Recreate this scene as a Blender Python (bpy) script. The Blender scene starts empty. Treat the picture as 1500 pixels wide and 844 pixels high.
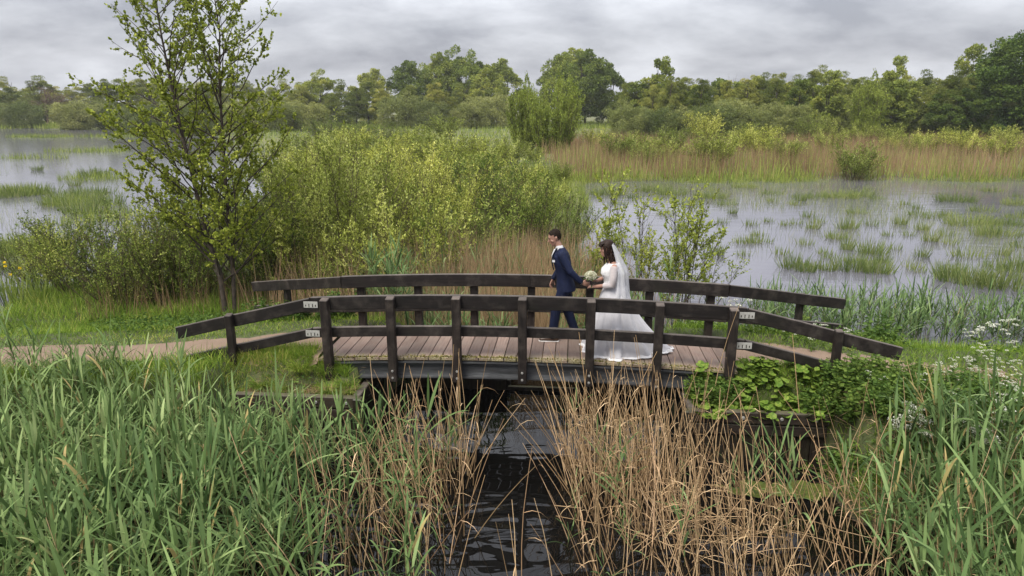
import bpy, bmesh, math
import numpy as np
from mathutils import Vector, Matrix

SC = bpy.context.scene
COL = SC.collection
R = math.radians

# ------------------------------------------------------------------ camera
EYE = 4.9                                   # metres above the water
cd = bpy.data.cameras.new('camera'); cam = bpy.data.objects.new('camera', cd); COL.objects.link(cam)
cam.location = (0, 0, EYE); cam.rotation_euler = (R(90 - 14.6), 0, 0)
cd.sensor_width = 36; cd.lens = 36 * 1013 / 1500; cd.clip_end = 6000; cd.clip_start = .05
SC.camera = cam

# ------------------------------------------------------------------ sky, sun, exposure
SUN_EL, SUN_AZ = 56, 215                    # degrees; azimuth clockwise from +Y
w = bpy.data.worlds.new('World'); SC.world = w; w.use_nodes = True
nt = w.node_tree; nt.nodes.clear()
def wn(t, **k):
    n = nt.nodes.new(t)
    for a, b in k.items(): setattr(n, a, b)
    return n
wo = wn('ShaderNodeOutputWorld'); bg = wn('ShaderNodeBackground'); bg.inputs[1].default_value = .063
sky = wn('ShaderNodeTexSky', sky_type='NISHITA', sun_disc=False, sun_elevation=R(SUN_EL), sun_rotation=R(SUN_AZ))
sky.air_density = 1.5; sky.dust_density = 3
tc = wn('ShaderNodeTexCoord'); sp = wn('ShaderNodeSeparateXYZ'); nt.links.new(tc.outputs['Generated'], sp.inputs[0])
def wm(op, a, b):
    n = wn('ShaderNodeMath', operation=op)
    for i, v in enumerate((a, b)):
        if isinstance(v, (int, float)): n.inputs[i].default_value = v
        else: nt.links.new(v, n.inputs[i])
    return n.outputs[0]
zc = wm('ADD', wm('MAXIMUM', sp.outputs[2], 0.0), .34)
cx = wn('ShaderNodeCombineXYZ')
nt.links.new(wm('DIVIDE', sp.outputs[0], zc), cx.inputs[0]); nt.links.new(wm('DIVIDE', sp.outputs[1], zc), cx.inputs[1])
n1 = wn('ShaderNodeTexNoise'); n1.inputs['Scale'].default_value = 2.1; n1.inputs['Detail'].default_value = 9
n1.inputs['Roughness'].default_value = .58; n1.inputs['Distortion'].default_value = .1
mp = wn('ShaderNodeMapping'); mp.inputs['Location'].default_value = (2.3, .7, 0); mp.inputs['Scale'].default_value = (.8, 1.0, 1)
nt.links.new(cx.outputs[0], mp.inputs[0]); nt.links.new(mp.outputs[0], n1.inputs['Vector'])
cr = wn('ShaderNodeValToRGB'); el = cr.color_ramp.elements
el[0].position = .35; el[0].color = (.175, .182, .21, 1)
el[1].position = .66; el[1].color = (.385, .395, .425, 1)
e = el.new(.5); e.color = (.275, .283, .31, 1)
nt.links.new(n1.outputs[0], cr.inputs[0])
v10 = wn('ShaderNodeVectorMath', operation='SCALE'); v10.inputs['Scale'].default_value = 10.0
nt.links.new(cr.outputs[0], v10.inputs[0])
# an overcast sky is brighter overhead than at the horizon (the CIE overcast sky)
lum = wm('ADD', wm('MULTIPLY', wm('MAXIMUM', sp.outputs[2], 0.0), 2.0), 1.0); nt.links.new(wm('MULTIPLY', lum, 10.0), v10.inputs['Scale'])
mx = wn('ShaderNodeMixRGB'); mx.inputs[0].default_value = .93
nt.links.new(sky.outputs[0], mx.inputs[1]); nt.links.new(v10.outputs[0], mx.inputs[2])
nt.links.new(mx.outputs[0], bg.inputs[0]); nt.links.new(bg.outputs[0], wo.inputs[0])

sl = bpy.data.lights.new('sun', 'SUN'); sun = bpy.data.objects.new('sun', sl); COL.objects.link(sun)
sl.energy = 1.5; sl.angle = R(28); sl.color = (1, .95, .85)
az, elv = R(SUN_AZ), R(SUN_EL)
sd = Vector((math.sin(az) * math.cos(elv), math.cos(az) * math.cos(elv), math.sin(elv)))
sun.rotation_euler = sd.to_track_quat('Z', 'Y').to_euler(); sun.location = (0, 0, 40)
SC.view_settings.view_transform = 'Standard'; SC.view_settings.look = 'None'
SC.view_settings.exposure = 1.65; SC.view_settings.gamma = 1
SC.cycles.max_bounces = 6; SC.cycles.transparent_max_bounces = 12; SC.cycles.transmission_bounces = 3
SC.cycles.caustics_reflective = False; SC.cycles.caustics_refractive = False

# ------------------------------------------------------------------ measuring helpers
TH = R(14.6); FP = 1013.0
def ray(u, v):
    x = (u - 750) / FP; y = (422 - v) / FP
    return np.array([x, math.cos(TH) + y * math.sin(TH), -math.sin(TH) + y * math.cos(TH)])
def at(u, v, z=0.0):                        # where the ray of a photo pixel meets height z
    d = ray(u, v); return np.array([0, 0, EYE]) + d * ((z - EYE) / d[2])
BA = R(5)                                   # the bridge is turned 5 degrees
AX = np.array([math.cos(BA), -math.sin(BA)]); NR = np.array([math.sin(BA), math.cos(BA)])
BO = np.array([.2165, 10.30])               # middle of the bridge
def sm_of(x, y):
    dx = x - BO[0]; dy = y - BO[1]
    return dx * AX[0] + dy * AX[1], dx * NR[0] + dy * NR[1]
def xy_of(s, m):
    return BO[0] + s * AX[0] + m * NR[0], BO[1] + s * AX[1] + m * NR[1]
def sst(a, b, x):
    t = np.clip((x - a) / (b - a), 0, 1); return t * t * (3 - 2 * t)
def mc(s): return -np.minimum(.045 * np.clip(-np.asarray(s, float) - 5.5, 0, None) ** 2, 1.4)     # the path swings towards the ditch past the approach rails
def hash2(i, j, k=0):
    h = np.sin(i * 127.1 + j * 311.7 + k * 74.7) * 43758.5453
    return h - np.floor(h)
def vnoise(x, y, k=0):
    i = np.floor(x); j = np.floor(y); fx = x - i; fy = y - j
    fx = fx * fx * (3 - 2 * fx); fy = fy * fy * (3 - 2 * fy)
    a = hash2(i, j, k) * (1 - fx) + hash2(i + 1, j, k) * fx
    b = hash2(i, j + 1, k) * (1 - fx) + hash2(i + 1, j + 1, k) * fx
    return a * (1 - fy) + b * fy
def fbm(x, y, k=0):
    return .55 * vnoise(x, y, k) + .3 * vnoise(x * 2.1, y * 2.1, k + 1) + .15 * vnoise(x * 4.3, y * 4.3, k + 2)

# ------------------------------------------------------------------ materials
def new_mat(name):
    m = bpy.data.materials.new(name); m.use_nodes = True
    t = m.node_tree; t.nodes.clear()
    out = t.nodes.new('ShaderNodeOutputMaterial'); p = t.nodes.new('ShaderNodeBsdfPrincipled')
    t.links.new(p.outputs[0], out.inputs[0])
    return m, t, p, out
def nd(t, ty, **k):
    n = t.nodes.new(ty)
    for a, b in k.items(): setattr(n, a, b)
    return n
def ramp(t, fac, cols):
    c = nd(t, 'ShaderNodeValToRGB'); e = c.color_ramp.elements
    e[0].position = cols[0][0]; e[0].color = (*cols[0][1], 1)
    e[1].position = cols[-1][0]; e[1].color = (*cols[-1][1], 1)
    for p, q in cols[1:-1]:
        x = e.new(p); x.color = (*q, 1)
    t.links.new(fac, c.inputs[0]); return c.outputs[0]
def noise(t, vec, scale, detail=4, rough=.55, dist=0):
    n = nd(t, 'ShaderNodeTexNoise'); n.inputs['Scale'].default_value = scale; n.inputs['Detail'].default_value = detail
    n.inputs['Roughness'].default_value = rough; n.inputs['Distortion'].default_value = dist
    if vec is not None: t.links.new(vec, n.inputs['Vector'])
    return n.outputs[0]
def bump(t, h, p, strength=.3, dist=.01):
    b = nd(t, 'ShaderNodeBump'); b.inputs['Strength'].default_value = strength; b.inputs['Distance'].default_value = dist
    t.links.new(h, b.inputs['Height']); t.links.new(b.outputs[0], p.inputs['Normal'])
def mixc(t, fac, a, b, mode='MIX'):
    n = nd(t, 'ShaderNodeMixRGB', blend_type=mode)
    for i, v in enumerate((fac, a, b)):
        if isinstance(v, (int, float)): n.inputs[i].default_value = v
        elif isinstance(v, tuple): n.inputs[i].default_value = (*v, 1)
        else: t.links.new(v, n.inputs[i])
    return n.outputs[0]

def leaf_mat(name, cols, transl=.35, rough=.55, spec=.25, objvar=.25):
    spec *= .35; rough = min(1, rough + .1)
    m, t, p, out = new_mat(name)
    a = nd(t, 'ShaderNodeAttribute', attribute_name='rnd')
    c = ramp(t, a.outputs['Fac'], cols)
    oi = nd(t, 'ShaderNodeObjectInfo'); hs = nd(t, 'ShaderNodeHueSaturation')
    mr = nd(t, 'ShaderNodeMapRange'); mr.inputs[3].default_value = 1 - objvar; mr.inputs[4].default_value = 1 + objvar
    t.links.new(oi.outputs['Random'], mr.inputs[0]); t.links.new(mr.outputs[0], hs.inputs['Value'])
    m2 = nd(t, 'ShaderNodeMapRange'); m2.inputs[3].default_value = .5 + objvar * .06; m2.inputs[4].default_value = .5 - objvar * .06
    t.links.new(oi.outputs['Random'], m2.inputs[0]); t.links.new(m2.outputs[0], hs.inputs['Hue'])
    t.links.new(c, hs.inputs['Color'])
    t.links.new(hs.outputs[0], p.inputs['Base Color']); p.inputs['Roughness'].default_value = rough
    p.inputs['Specular IOR Level'].default_value = spec
    if transl:
        tr = nd(t, 'ShaderNodeBsdfTranslucent'); t.links.new(hs.outputs[0], tr.inputs[0])
        mx = nd(t, 'ShaderNodeMixShader'); mx.inputs[0].default_value = transl
        t.links.new(p.outputs[0], mx.inputs[1]); t.links.new(tr.outputs[0], mx.inputs[2]); t.links.new(mx.outputs[0], out.inputs[0])
    return m
def plain(name, col, rough=.7, metal=0, nscale=0, namp=.25, spec=.4):
    m, t, p, out = new_mat(name)
    p.inputs['Roughness'].default_value = rough; p.inputs['Metallic'].default_value = metal
    p.inputs['Specular IOR Level'].default_value = spec
    if nscale:
        g = nd(t, 'ShaderNodeTexCoord'); n = noise(t, g.outputs['Object'], nscale)
        lo = tuple(x * (1 - namp) for x in col); hi = tuple(min(1, x * (1 + namp)) for x in col)
        t.links.new(ramp(t, n, [(.3, lo), (.7, hi)]), p.inputs['Base Color']); bump(t, n, p, .25, .004)
    else: p.inputs['Base Color'].default_value = (*col, 1)
    return m
def wood_mat(name, lo, hi, worn, axis=0, rough=.6, wear=.75):
    m, t, p, out = new_mat(name)
    g = nd(t, 'ShaderNodeTexCoord'); oi = nd(t, 'ShaderNodeObjectInfo')
    ad = nd(t, 'ShaderNodeVectorMath', operation='ADD'); sc_ = nd(t, 'ShaderNodeVectorMath', operation='SCALE')
    cxyz = nd(t, 'ShaderNodeCombineXYZ')
    for i in range(3): t.links.new(oi.outputs['Random'], cxyz.inputs[i])
    t.links.new(cxyz.outputs[0], sc_.inputs[0]); sc_.inputs['Scale'].default_value = 37.0
    t.links.new(g.outputs['Object'], ad.inputs[0]); t.links.new(sc_.outputs[0], ad.inputs[1])
    mpn = nd(t, 'ShaderNodeMapping'); s = [18, 18, 18]; s[axis] = 1.1; mpn.inputs['Scale'].default_value = s
    t.links.new(ad.outputs[0], mpn.inputs[0])
    g1 = noise(t, mpn.outputs[0], 2.2, 6, .65, .4); g2 = noise(t, ad.outputs[0], 4.5, 6, .7)
    c = ramp(t, g1, [(.32, lo), (.66, hi)])
    wf = ramp(t, g2, [(.48, (0, 0, 0)), (.78, (wear, wear, wear))])
    c2 = mixc(t, wf, c, worn)
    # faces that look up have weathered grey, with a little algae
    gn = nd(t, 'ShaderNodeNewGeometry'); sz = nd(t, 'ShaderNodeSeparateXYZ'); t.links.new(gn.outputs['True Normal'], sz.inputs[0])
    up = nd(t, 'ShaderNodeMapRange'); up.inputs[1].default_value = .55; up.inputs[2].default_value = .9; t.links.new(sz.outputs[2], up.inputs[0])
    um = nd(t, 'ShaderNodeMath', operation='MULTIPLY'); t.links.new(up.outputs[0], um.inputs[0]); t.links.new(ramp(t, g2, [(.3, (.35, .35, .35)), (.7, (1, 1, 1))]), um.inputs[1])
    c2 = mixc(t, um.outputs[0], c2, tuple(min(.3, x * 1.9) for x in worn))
    g4 = noise(t, ad.outputs[0], 1.7, 5, .6); c2 = mixc(t, ramp(t, g4, [(.56, (0, 0, 0)), (.75, (.5, .5, .5))]), c2, (hi[0] * .9, hi[1] * 1.35, hi[2] * .8))
    hs = nd(t, 'ShaderNodeHueSaturation'); mr = nd(t, 'ShaderNodeMapRange'); mr.inputs[3].default_value = .8; mr.inputs[4].default_value = 1.2
    t.links.new(oi.outputs['Random'], mr.inputs[0]); t.links.new(mr.outputs[0], hs.inputs['Value']); t.links.new(c2, hs.inputs['Color'])
    t.links.new(hs.outputs[0], p.inputs['Base Color']); p.inputs['Roughness'].default_value = rough
    p.inputs['Specular IOR Level'].default_value = .3
    bump(t, g1, p, .45, .006)
    return m

M = {}
DK = ((.0035, .0025, .0024), (.014, .010, .0088), (.065, .054, .046))
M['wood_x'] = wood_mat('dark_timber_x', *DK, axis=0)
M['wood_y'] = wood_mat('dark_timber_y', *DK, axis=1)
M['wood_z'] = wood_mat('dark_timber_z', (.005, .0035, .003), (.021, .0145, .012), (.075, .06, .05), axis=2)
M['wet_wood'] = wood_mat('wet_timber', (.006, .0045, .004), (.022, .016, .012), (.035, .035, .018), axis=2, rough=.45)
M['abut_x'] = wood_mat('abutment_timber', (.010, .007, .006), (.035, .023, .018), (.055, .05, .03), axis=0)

def deck_mat():
    m, t, p, out = new_mat('deck_board')
    g = nd(t, 'ShaderNodeTexCoord'); oi = nd(t, 'ShaderNodeObjectInfo')
    ad = nd(t, 'ShaderNodeVectorMath', operation='ADD'); t.links.new(g.outputs['Object'], ad.inputs[0]); t.links.new(oi.outputs['Location'], ad.inputs[1])
    mpn = nd(t, 'ShaderNodeMapping'); mpn.inputs['Scale'].default_value = (22, 1.2, 22); t.links.new(ad.outputs[0], mpn.inputs[0])
    g1 = noise(t, mpn.outputs[0], 2, 6, .65, .3); g2 = noise(t, ad.outputs[0], 5, 6, .65); g3 = noise(t, ad.outputs[0], 60, 3)
    c = ramp(t, g1, [(.28, (.135, .088, .068)), (.72, (.245, .172, .138))])
    c = mixc(t, ramp(t, g2, [(.45, (0, 0, 0)), (.75, (.6, .6, .6))]), c, (.20, .165, .135))
    # grit and lichen gather along the outer ends of the boards
    sx = nd(t, 'ShaderNodeSeparateXYZ'); t.links.new(g.outputs['Object'], sx.inputs[0])
    ed = nd(t, 'ShaderNodeMapRange'); ed.inputs[1].default_value = -.40; ed.inputs[2].default_value = -.66; t.links.new(sx.outputs[1], ed.inputs[0])
    em = nd(t, 'ShaderNodeMath', operation='MULTIPLY'); t.links.new(ed.outputs[0], em.inputs[0])
    t.links.new(ramp(t, g2, [(.36, (0, 0, 0)), (.6, (1, 1, 1))]), em.inputs[1])
    lich = ramp(t, g3, [(.38, (.10, .085, .03)), (.5, (.20, .17, .06)), (.62, (.33, .30, .22))])
    c = mixc(t, em.outputs[0], c, lich)
    hs = nd(t, 'ShaderNodeHueSaturation'); mr = nd(t, 'ShaderNodeMapRange'); mr.inputs[3].default_value = .70; mr.inputs[4].default_value = 1.18
    t.links.new(oi.outputs['Random'], mr.inputs[0]); t.links.new(mr.outputs[0], hs.inputs['Value']); t.links.new(c, hs.inputs['Color'])
    t.links.new(hs.outputs[0], p.inputs['Base Color']); p.inputs['Roughness'].default_value = .78; bump(t, g1, p, .35, .004)
    return m
M['deck'] = deck_mat()
def steel_mat():
    m, t, p, out = new_mat('weathered_steel')
    g = nd(t, 'ShaderNodeTexCoord'); mpn = nd(t, 'ShaderNodeMapping'); mpn.inputs['Scale'].default_value = (1.2, 1, 7)
    t.links.new(g.outputs['Object'], mpn.inputs[0])
    n = noise(t, mpn.outputs[0], 2.3, 6, .65); n2 = noise(t, g.outputs['Object'], 9, 5)
    c = ramp(t, n, [(.3, (.03, .031, .033)), (.55, (.07, .072, .077)), (.75, (.12, .123, .128))])
    c = mixc(t, ramp(t, n2, [(.6, (0, 0, 0)), (.8, (.55, .55, .55))]), c, (.05, .043, .035))
    t.links.new(c, p.inputs['Base Color']); p.inputs['Metallic'].default_value = .35; p.inputs['Roughness'].default_value = .5
    return m
M['steel'] = steel_mat()
M['zinc'] = plain('zinc_plate', (.42, .41, .385), .5, .35, 14, .2)
M['bolt'] = plain('bolt_steel', (.38, .37, .35), .45, .6)
M['hole'] = plain('slot_shadow', (.03, .025, .02), .8)

def ground_mat():
    m, t, p, out = new_mat('ground')
    g = nd(t, 'ShaderNodeNewGeometry')
    n = noise(t, g.outputs['Position'], .55, 6, .6); n2 = noise(t, g.outputs['Position'], 7, 6, .65); n3 = noise(t, g.outputs['Position'], .035, 4)
    c = ramp(t, n2, [(.3, (.030, .036, .012)), (.55, (.055, .07, .018)), (.75, (.085, .075, .03))])
    c = mixc(t, ramp(t, n, [(.5, (0, 0, 0)), (.68, (.8, .8, .8))]), c, (.06, .046, .028))
    far = ramp(t, n3, [(.35, (.075, .095, .025)), (.6, (.13, .125, .045))])
    sx = nd(t, 'ShaderNodeSeparateXYZ'); t.links.new(g.outputs['Position'], sx.inputs[0])
    fr = nd(t, 'ShaderNodeMapRange'); fr.inputs[1].default_value = 22; fr.inputs[2].default_value = 45; t.links.new(sx.outputs[1], fr.inputs[0])
    c = mixc(t, fr.outputs[0], c, far)
    # wet mud at and below the water line
    wt = nd(t, 'ShaderNodeMapRange'); wt.inputs[1].default_value = .16; wt.inputs[2].default_value = -.02; t.links.new(sx.outputs[2], wt.inputs[0])
    c = mixc(t, wt.outputs[0], c, (.028, .022, .014))
    t.links.new(c, p.inputs['Base Color']); p.inputs['Roughness'].default_value = .9; bump(t, n2, p, .6, .03)
    return m
M['ground'] = ground_mat()
def path_mat():
    m, t, p, out = new_mat('path_gravel')
    g = nd(t, 'ShaderNodeNewGeometry'); n = noise(t, g.outputs['Position'], 1.3, 5); n2 = noise(t, g.outputs['Position'], 90, 3); n3 = noise(t, g.outputs['Position'], 16, 5)
    c = ramp(t, n, [(.3, (.17, .105, .062)), (.7, (.245, .16, .10))])
    c = mixc(t, .4, c, ramp(t, n2, [(.3, (.10, .075, .06)), (.7, (.24, .19, .155))]))
    c = mixc(t, ramp(t, n3, [(.55, (0, 0, 0)), (.72, (.45, .45, .45))]), c, (.12, .09, .06))
    t.links.new(c, p.inputs['Base Color']); p.inputs['Roughness'].default_value = .92; bump(t, n2, p, .5, .01)
    return m
M['path'] = path_mat()
def water_mat():
    m, t, p, out = new_mat('water')
    g = nd(t, 'ShaderNodeNewGeometry'); mpn = nd(t, 'ShaderNodeMapping'); mpn.inputs['Scale'].default_value = (.55, 1.5, 1)
    t.links.new(g.outputs['Position'], mpn.inputs[0])
    n = noise(t, mpn.outputs[0], 1.25, 1.5, .45, .9); n2 = noise(t, mpn.outputs[0], 5, 1, .5, .3)
    a = nd(t, 'ShaderNodeMath', operation='MULTIPLY_ADD'); a.inputs[1].default_value = .06
    t.links.new(n2, a.inputs[0]); t.links.new(n, a.inputs[2])
    # sky brightness is painted into the open pools' pale colour, wind stirs them, the sheltered ditch is clear, peat-black and smooth
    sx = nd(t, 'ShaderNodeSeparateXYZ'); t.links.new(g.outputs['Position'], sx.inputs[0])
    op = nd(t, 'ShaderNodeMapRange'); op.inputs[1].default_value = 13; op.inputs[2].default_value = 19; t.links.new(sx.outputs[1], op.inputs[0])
    sky_tint = noise(t, g.outputs['Position'], .16, 4)
    t.links.new(mixc(t, op.outputs[0], (.004, .0038, .0035), ramp(t, sky_tint, [(.3, (.085, .080, .10)), (.7, (.12, .115, .14))])), p.inputs['Base Color'])
    ro = nd(t, 'ShaderNodeMapRange'); ro.inputs[3].default_value = .025; ro.inputs[4].default_value = .10; t.links.new(op.outputs[0], ro.inputs[0]); t.links.new(ro.outputs[0], p.inputs['Roughness'])
    p.inputs['IOR'].default_value = 1.36; p.inputs['Specular IOR Level'].default_value = .6
    b = nd(t, 'ShaderNodeBump'); b.inputs['Distance'].default_value = .1
    bs = nd(t, 'ShaderNodeMapRange'); bs.inputs[3].default_value = .24; bs.inputs[4].default_value = .09; t.links.new(op.outputs[0], bs.inputs[0]); t.links.new(bs.outputs[0], b.inputs['Strength'])
    t.links.new(a.outputs[0], b.inputs['Height']); t.links.new(b.outputs[0], p.inputs['Normal'])
    return m
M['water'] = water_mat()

# ------------------------------------------------------------------ mesh and object helpers
class Geo:
    """numpy triangle soup with a random value and a material slot for each face"""
    def __init__(s): s.V = []; s.F = []; s.A = []; s.I = []; s.n = 0
    def add(s, V, F, A=None, mi=0):
        V = np.asarray(V, np.float32).reshape(-1, 3); F = np.asarray(F, np.int64).reshape(-1, 3)
        s.V.append(V); s.F.append(F + s.n); s.n += len(V)
        s.A.append(np.full(len(F), .5, np.float32) if A is None else np.broadcast_to(np.asarray(A, np.float32), (len(F),)))
        s.I.append(np.full(len(F), mi, np.int32) if np.isscalar(mi) else np.asarray(mi, np.int32))
    def arrays(s): return np.concatenate(s.V), np.concatenate(s.F), np.concatenate(s.A), np.concatenate(s.I)
    def mesh(s, name, mats, smooth=False):
        V, F, A, I = s.arrays()
        me = bpy.data.meshes.new(name)
        me.vertices.add(len(V)); me.vertices.foreach_set('co', V.ravel())
        me.loops.add(len(F) * 3); me.loops.foreach_set('vertex_index', F.ravel().astype(np.int32))
        me.polygons.add(len(F)); me.polygons.foreach_set('loop_start', np.arange(0, len(F) * 3, 3, dtype=np.int32))
        me.polygons.foreach_set('material_index', I)
        if smooth: me.polygons.foreach_set('use_smooth', np.ones(len(F), bool))
        at_ = me.attributes.new('rnd', 'FLOAT', 'FACE'); at_.data.foreach_set('value', A)
        for q in mats: me.materials.append(M[q] if isinstance(q, str) else q)
        me.update(calc_edges=True)
        return me
def link(name, data, parent=None, loc=None, rz=None):
    o = bpy.data.objects.new(name, data); COL.objects.link(o)
    if parent is not None: o.parent = parent
    if loc is not None: o.location = loc
    if rz is not None: o.rotation_euler = (0, 0, rz)
    return o
def tag(o, label=None, cat=None, group=None, kind=None):
    if label: o['label'] = label
    if cat: o['category'] = cat
    if group: o['group'] = group
    if kind: o['kind'] = kind
    return o
def empty(name, loc=(0, 0, 0), rz=0):
    o = link(name, None, None, loc, rz); o.empty_display_size = .2; return o
def copy_tree(o, parent=None):
    c = o.copy(); COL.objects.link(c)
    if parent is not None: c.parent = parent
    for ch in o.children: copy_tree(ch, c)
    return c
def bm_mesh(name, bm, mat, smooth=False):
    me = bpy.data.meshes.new(name); bm.to_mesh(me); bm.free()
    for q in (mat if isinstance(mat, (list, tuple)) else [mat]): me.materials.append(M[q])
    if smooth:
        for p in me.polygons: p.use_smooth = True
    return me
def box_bm(cx, cy, cz, sx, sy, sz, bev=.006, bm=None):
    b = bmesh.new(); bmesh.ops.create_cube(b, size=1)
    for v in b.verts: v.co = Vector((v.co.x * sx + cx, v.co.y * sy + cy, v.co.z * sz + cz))
    if bev: bmesh.ops.bevel(b, geom=b.edges[:], offset=bev, segments=1, affect='EDGES')
    if bm is None: return b
    tmp = bpy.data.meshes.new('t'); b.to_mesh(tmp); b.free(); bm.from_mesh(tmp); bpy.data.meshes.remove(tmp); return bm
def box_obj(name, c, s, mat, parent=None, bev=.006):
    """box whose object origin is its own centre"""
    o = link(name, bm_mesh(name, box_bm(0, 0, 0, *s, bev), mat), parent, c); return o
def sweep(path, prof, closed_prof=True):
    """bmesh: profile points (y,z) swept along points (x,y,z) in the x direction, capped"""
    bm = bmesh.new(); rings = []
    for p in path: rings.append([bm.verts.new((p[0], p[1] + q[0], p[2] + q[1])) for q in prof])
    n = len(prof)
    for a, b in zip(rings, rings[1:]):
        for i in range(n): bm.faces.new((a[i], a[(i + 1) % n], b[(i + 1) % n], b[i]))
    bm.faces.new(rings[0][::-1]); bm.faces.new(rings[-1])
    bmesh.ops.recalc_face_normals(bm, faces=bm.faces[:]); return bm
def rect(w, h, c=.008):
    a, b = w / 2, h / 2
    return [(-a + c, -b), (a - c, -b), (a, -b + c), (a, b - c), (a - c, b), (-a + c, b), (-a, b - c), (-a, -b + c)]

def tubes(P, Rd, sides=3):
    """P (N,K,3) polylines, Rd (N,K) radii -> verts, faces"""
    P = np.asarray(P, float); Rd = np.asarray(Rd, float); N, K, _ = P.shape
    T = np.gradient(P, axis=1); T /= np.linalg.norm(T, axis=2, keepdims=True) + 1e-9
    ref = np.where(np.abs(T[..., 2:3]) > .9, np.array([1., 0, 0]), np.array([0, 0, 1.]))
    U = np.cross(T, ref); U /= np.linalg.norm(U, axis=2, keepdims=True) + 1e-9
    W = np.cross(T, U)
    an = np.arange(sides) * 2 * np.pi / sides
    V = P[:, :, None] + Rd[:, :, None, None] * (np.cos(an)[None, None, :, None] * U[:, :, None] + np.sin(an)[None, None, :, None] * W[:, :, None])
    idx = np.arange(N * K * sides).reshape(N, K, sides); a = idx[:, :-1]; b = idx[:, 1:]
    a2 = np.roll(a, -1, 2); b2 = np.roll(b, -1, 2)
    F = np.concatenate([np.stack([a, b, b2], -1).reshape(-1, 3), np.stack([a, b2, a2], -1).reshape(-1, 3)])
    return V.reshape(-1, 3), F
def norm(v): return v / (np.linalg.norm(v, axis=-1, keepdims=True) + 1e-9)
def leaves(P, D, L, W, rng, fold=.25, round_=False):
    """kite leaves: base P, axis D, length L, width W"""
    N = len(P); D = norm(D); rv = norm(rng.normal(size=(N, 3))); S = norm(np.cross(D, rv)); U = np.cross(S, D)
    L = np.broadcast_to(L, N)[:, None]; W = np.broadcast_to(W, N)[:, None]
    if not round_:
        mid = P + D * L * .45
        V = np.stack([P, mid + S * W * .5 + U * W * fold, P + D * L, mid - S * W * .5 + U * W * fold], 1)
        b = np.arange(N)[:, None] * 4
        F = np.concatenate([b + [0, 2, 1], b + [0, 3, 2]], 1).reshape(-1, 3)
        return V.reshape(-1, 3), F, 2
    q1 = P + D * L * .3; q2 = P + D * L * .8
    V = np.stack([P, q1 + S * W * .5 + U * W * fold, q2 + S * W * .42 + U * W * fold, P + D * L, q2 - S * W * .42 + U * W * fold, q1 - S * W * .5 + U * W * fold], 1)
    b = np.arange(N)[:, None] * 6
    F = np.concatenate([b + [0, 2, 1], b + [0, 3, 2], b + [0, 4, 3], b + [0, 5, 4]], 1).reshape(-1, 3)
    return V.reshape(-1, 3), F, 4
def ribbons(P, D, L, W, droop, segs=4, fold=0., side=None):
    """grass-like blades: (N,) each; D start direction, droop = metres the tip sinks"""
    N = len(P); D = norm(D); L = np.broadcast_to(L, N); W = np.broadcast_to(W, N); droop = np.broadcast_to(droop, N)
    if side is None:
        S = np.cross(D, [0, 0, 1.]); bad = np.linalg.norm(S, axis=1) < .2
        S[bad] = [1, 0, 0]
    else: S = side
    S = norm(S)
    t = np.linspace(0, 1, segs + 1)
    prof = np.minimum(1, .55 + 1.4 * t) * np.clip(1 - t, 0, 1) ** .55 if segs > 2 else (1 - t)
    C = P[:, None] + D[:, None] * (L[:, None] * t)[..., None]
    C[..., 2] -= droop[:, None] * (t ** 2.2)[None]
    hw = (W[:, None] * .5 * prof[None])[..., None]
    up = np.array([0, 0, 1.]) * fold
    A = C + S[:, None] * hw + up * hw; B = C - S[:, None] * hw + up * hw
    V = np.concatenate([np.stack([A[:, :-1], B[:, :-1]], 2).reshape(N, -1, 3), C[:, -1:]], 1)
    nv = V.shape[1]; f = []
    for i in range(segs - 1): f += [[2 * i, 2 * i + 1, 2 * i + 3], [2 * i, 2 * i + 3, 2 * i + 2]]
    f += [[2 * segs - 2, 2 * segs - 1, 2 * segs]]
    F = (np.arange(N)[:, None, None] * nv + np.array(f)[None]).reshape(-1, 3)
    return V.reshape(-1, 3), F, len(f)
def scatter(variants, pick, X, rz, sc, tilt=None, tdir=None):
    """place copies of Geo variants into one Geo"""
    g = Geo()
    for k, (V, F, A, I) in enumerate(variants):
        q = np.where(pick == k)[0]
        if not len(q): continue
        c, s = np.cos(rz[q]), np.sin(rz[q])
        W = V[None] * sc[q][:, None, None]
        if tilt is not None: pass
        x = W[..., 0] * c[:, None] - W[..., 1] * s[:, None]; y = W[..., 0] * s[:, None] + W[..., 1] * c[:, None]; z = W[..., 2]
        if tilt is not None:
            x = x + z * (tilt[q] * np.cos(tdir[q]))[:, None]; y = y + z * (tilt[q] * np.sin(tdir[q]))[:, None]
        P = np.stack([x, y, z], -1) + X[q][:, None]
        FF = (np.arange(len(q))[:, None, None] * len(V) + F[None]).reshape(-1, 3)
        rr = np.random.default_rng(k + 5).uniform(-.12, .12, len(q))
        g.add(P.reshape(-1, 3), FF, np.clip(np.tile(A, len(q)) + np.repeat(rr, len(F)), 0, 1), np.tile(I, len(q)))
    return g

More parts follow.
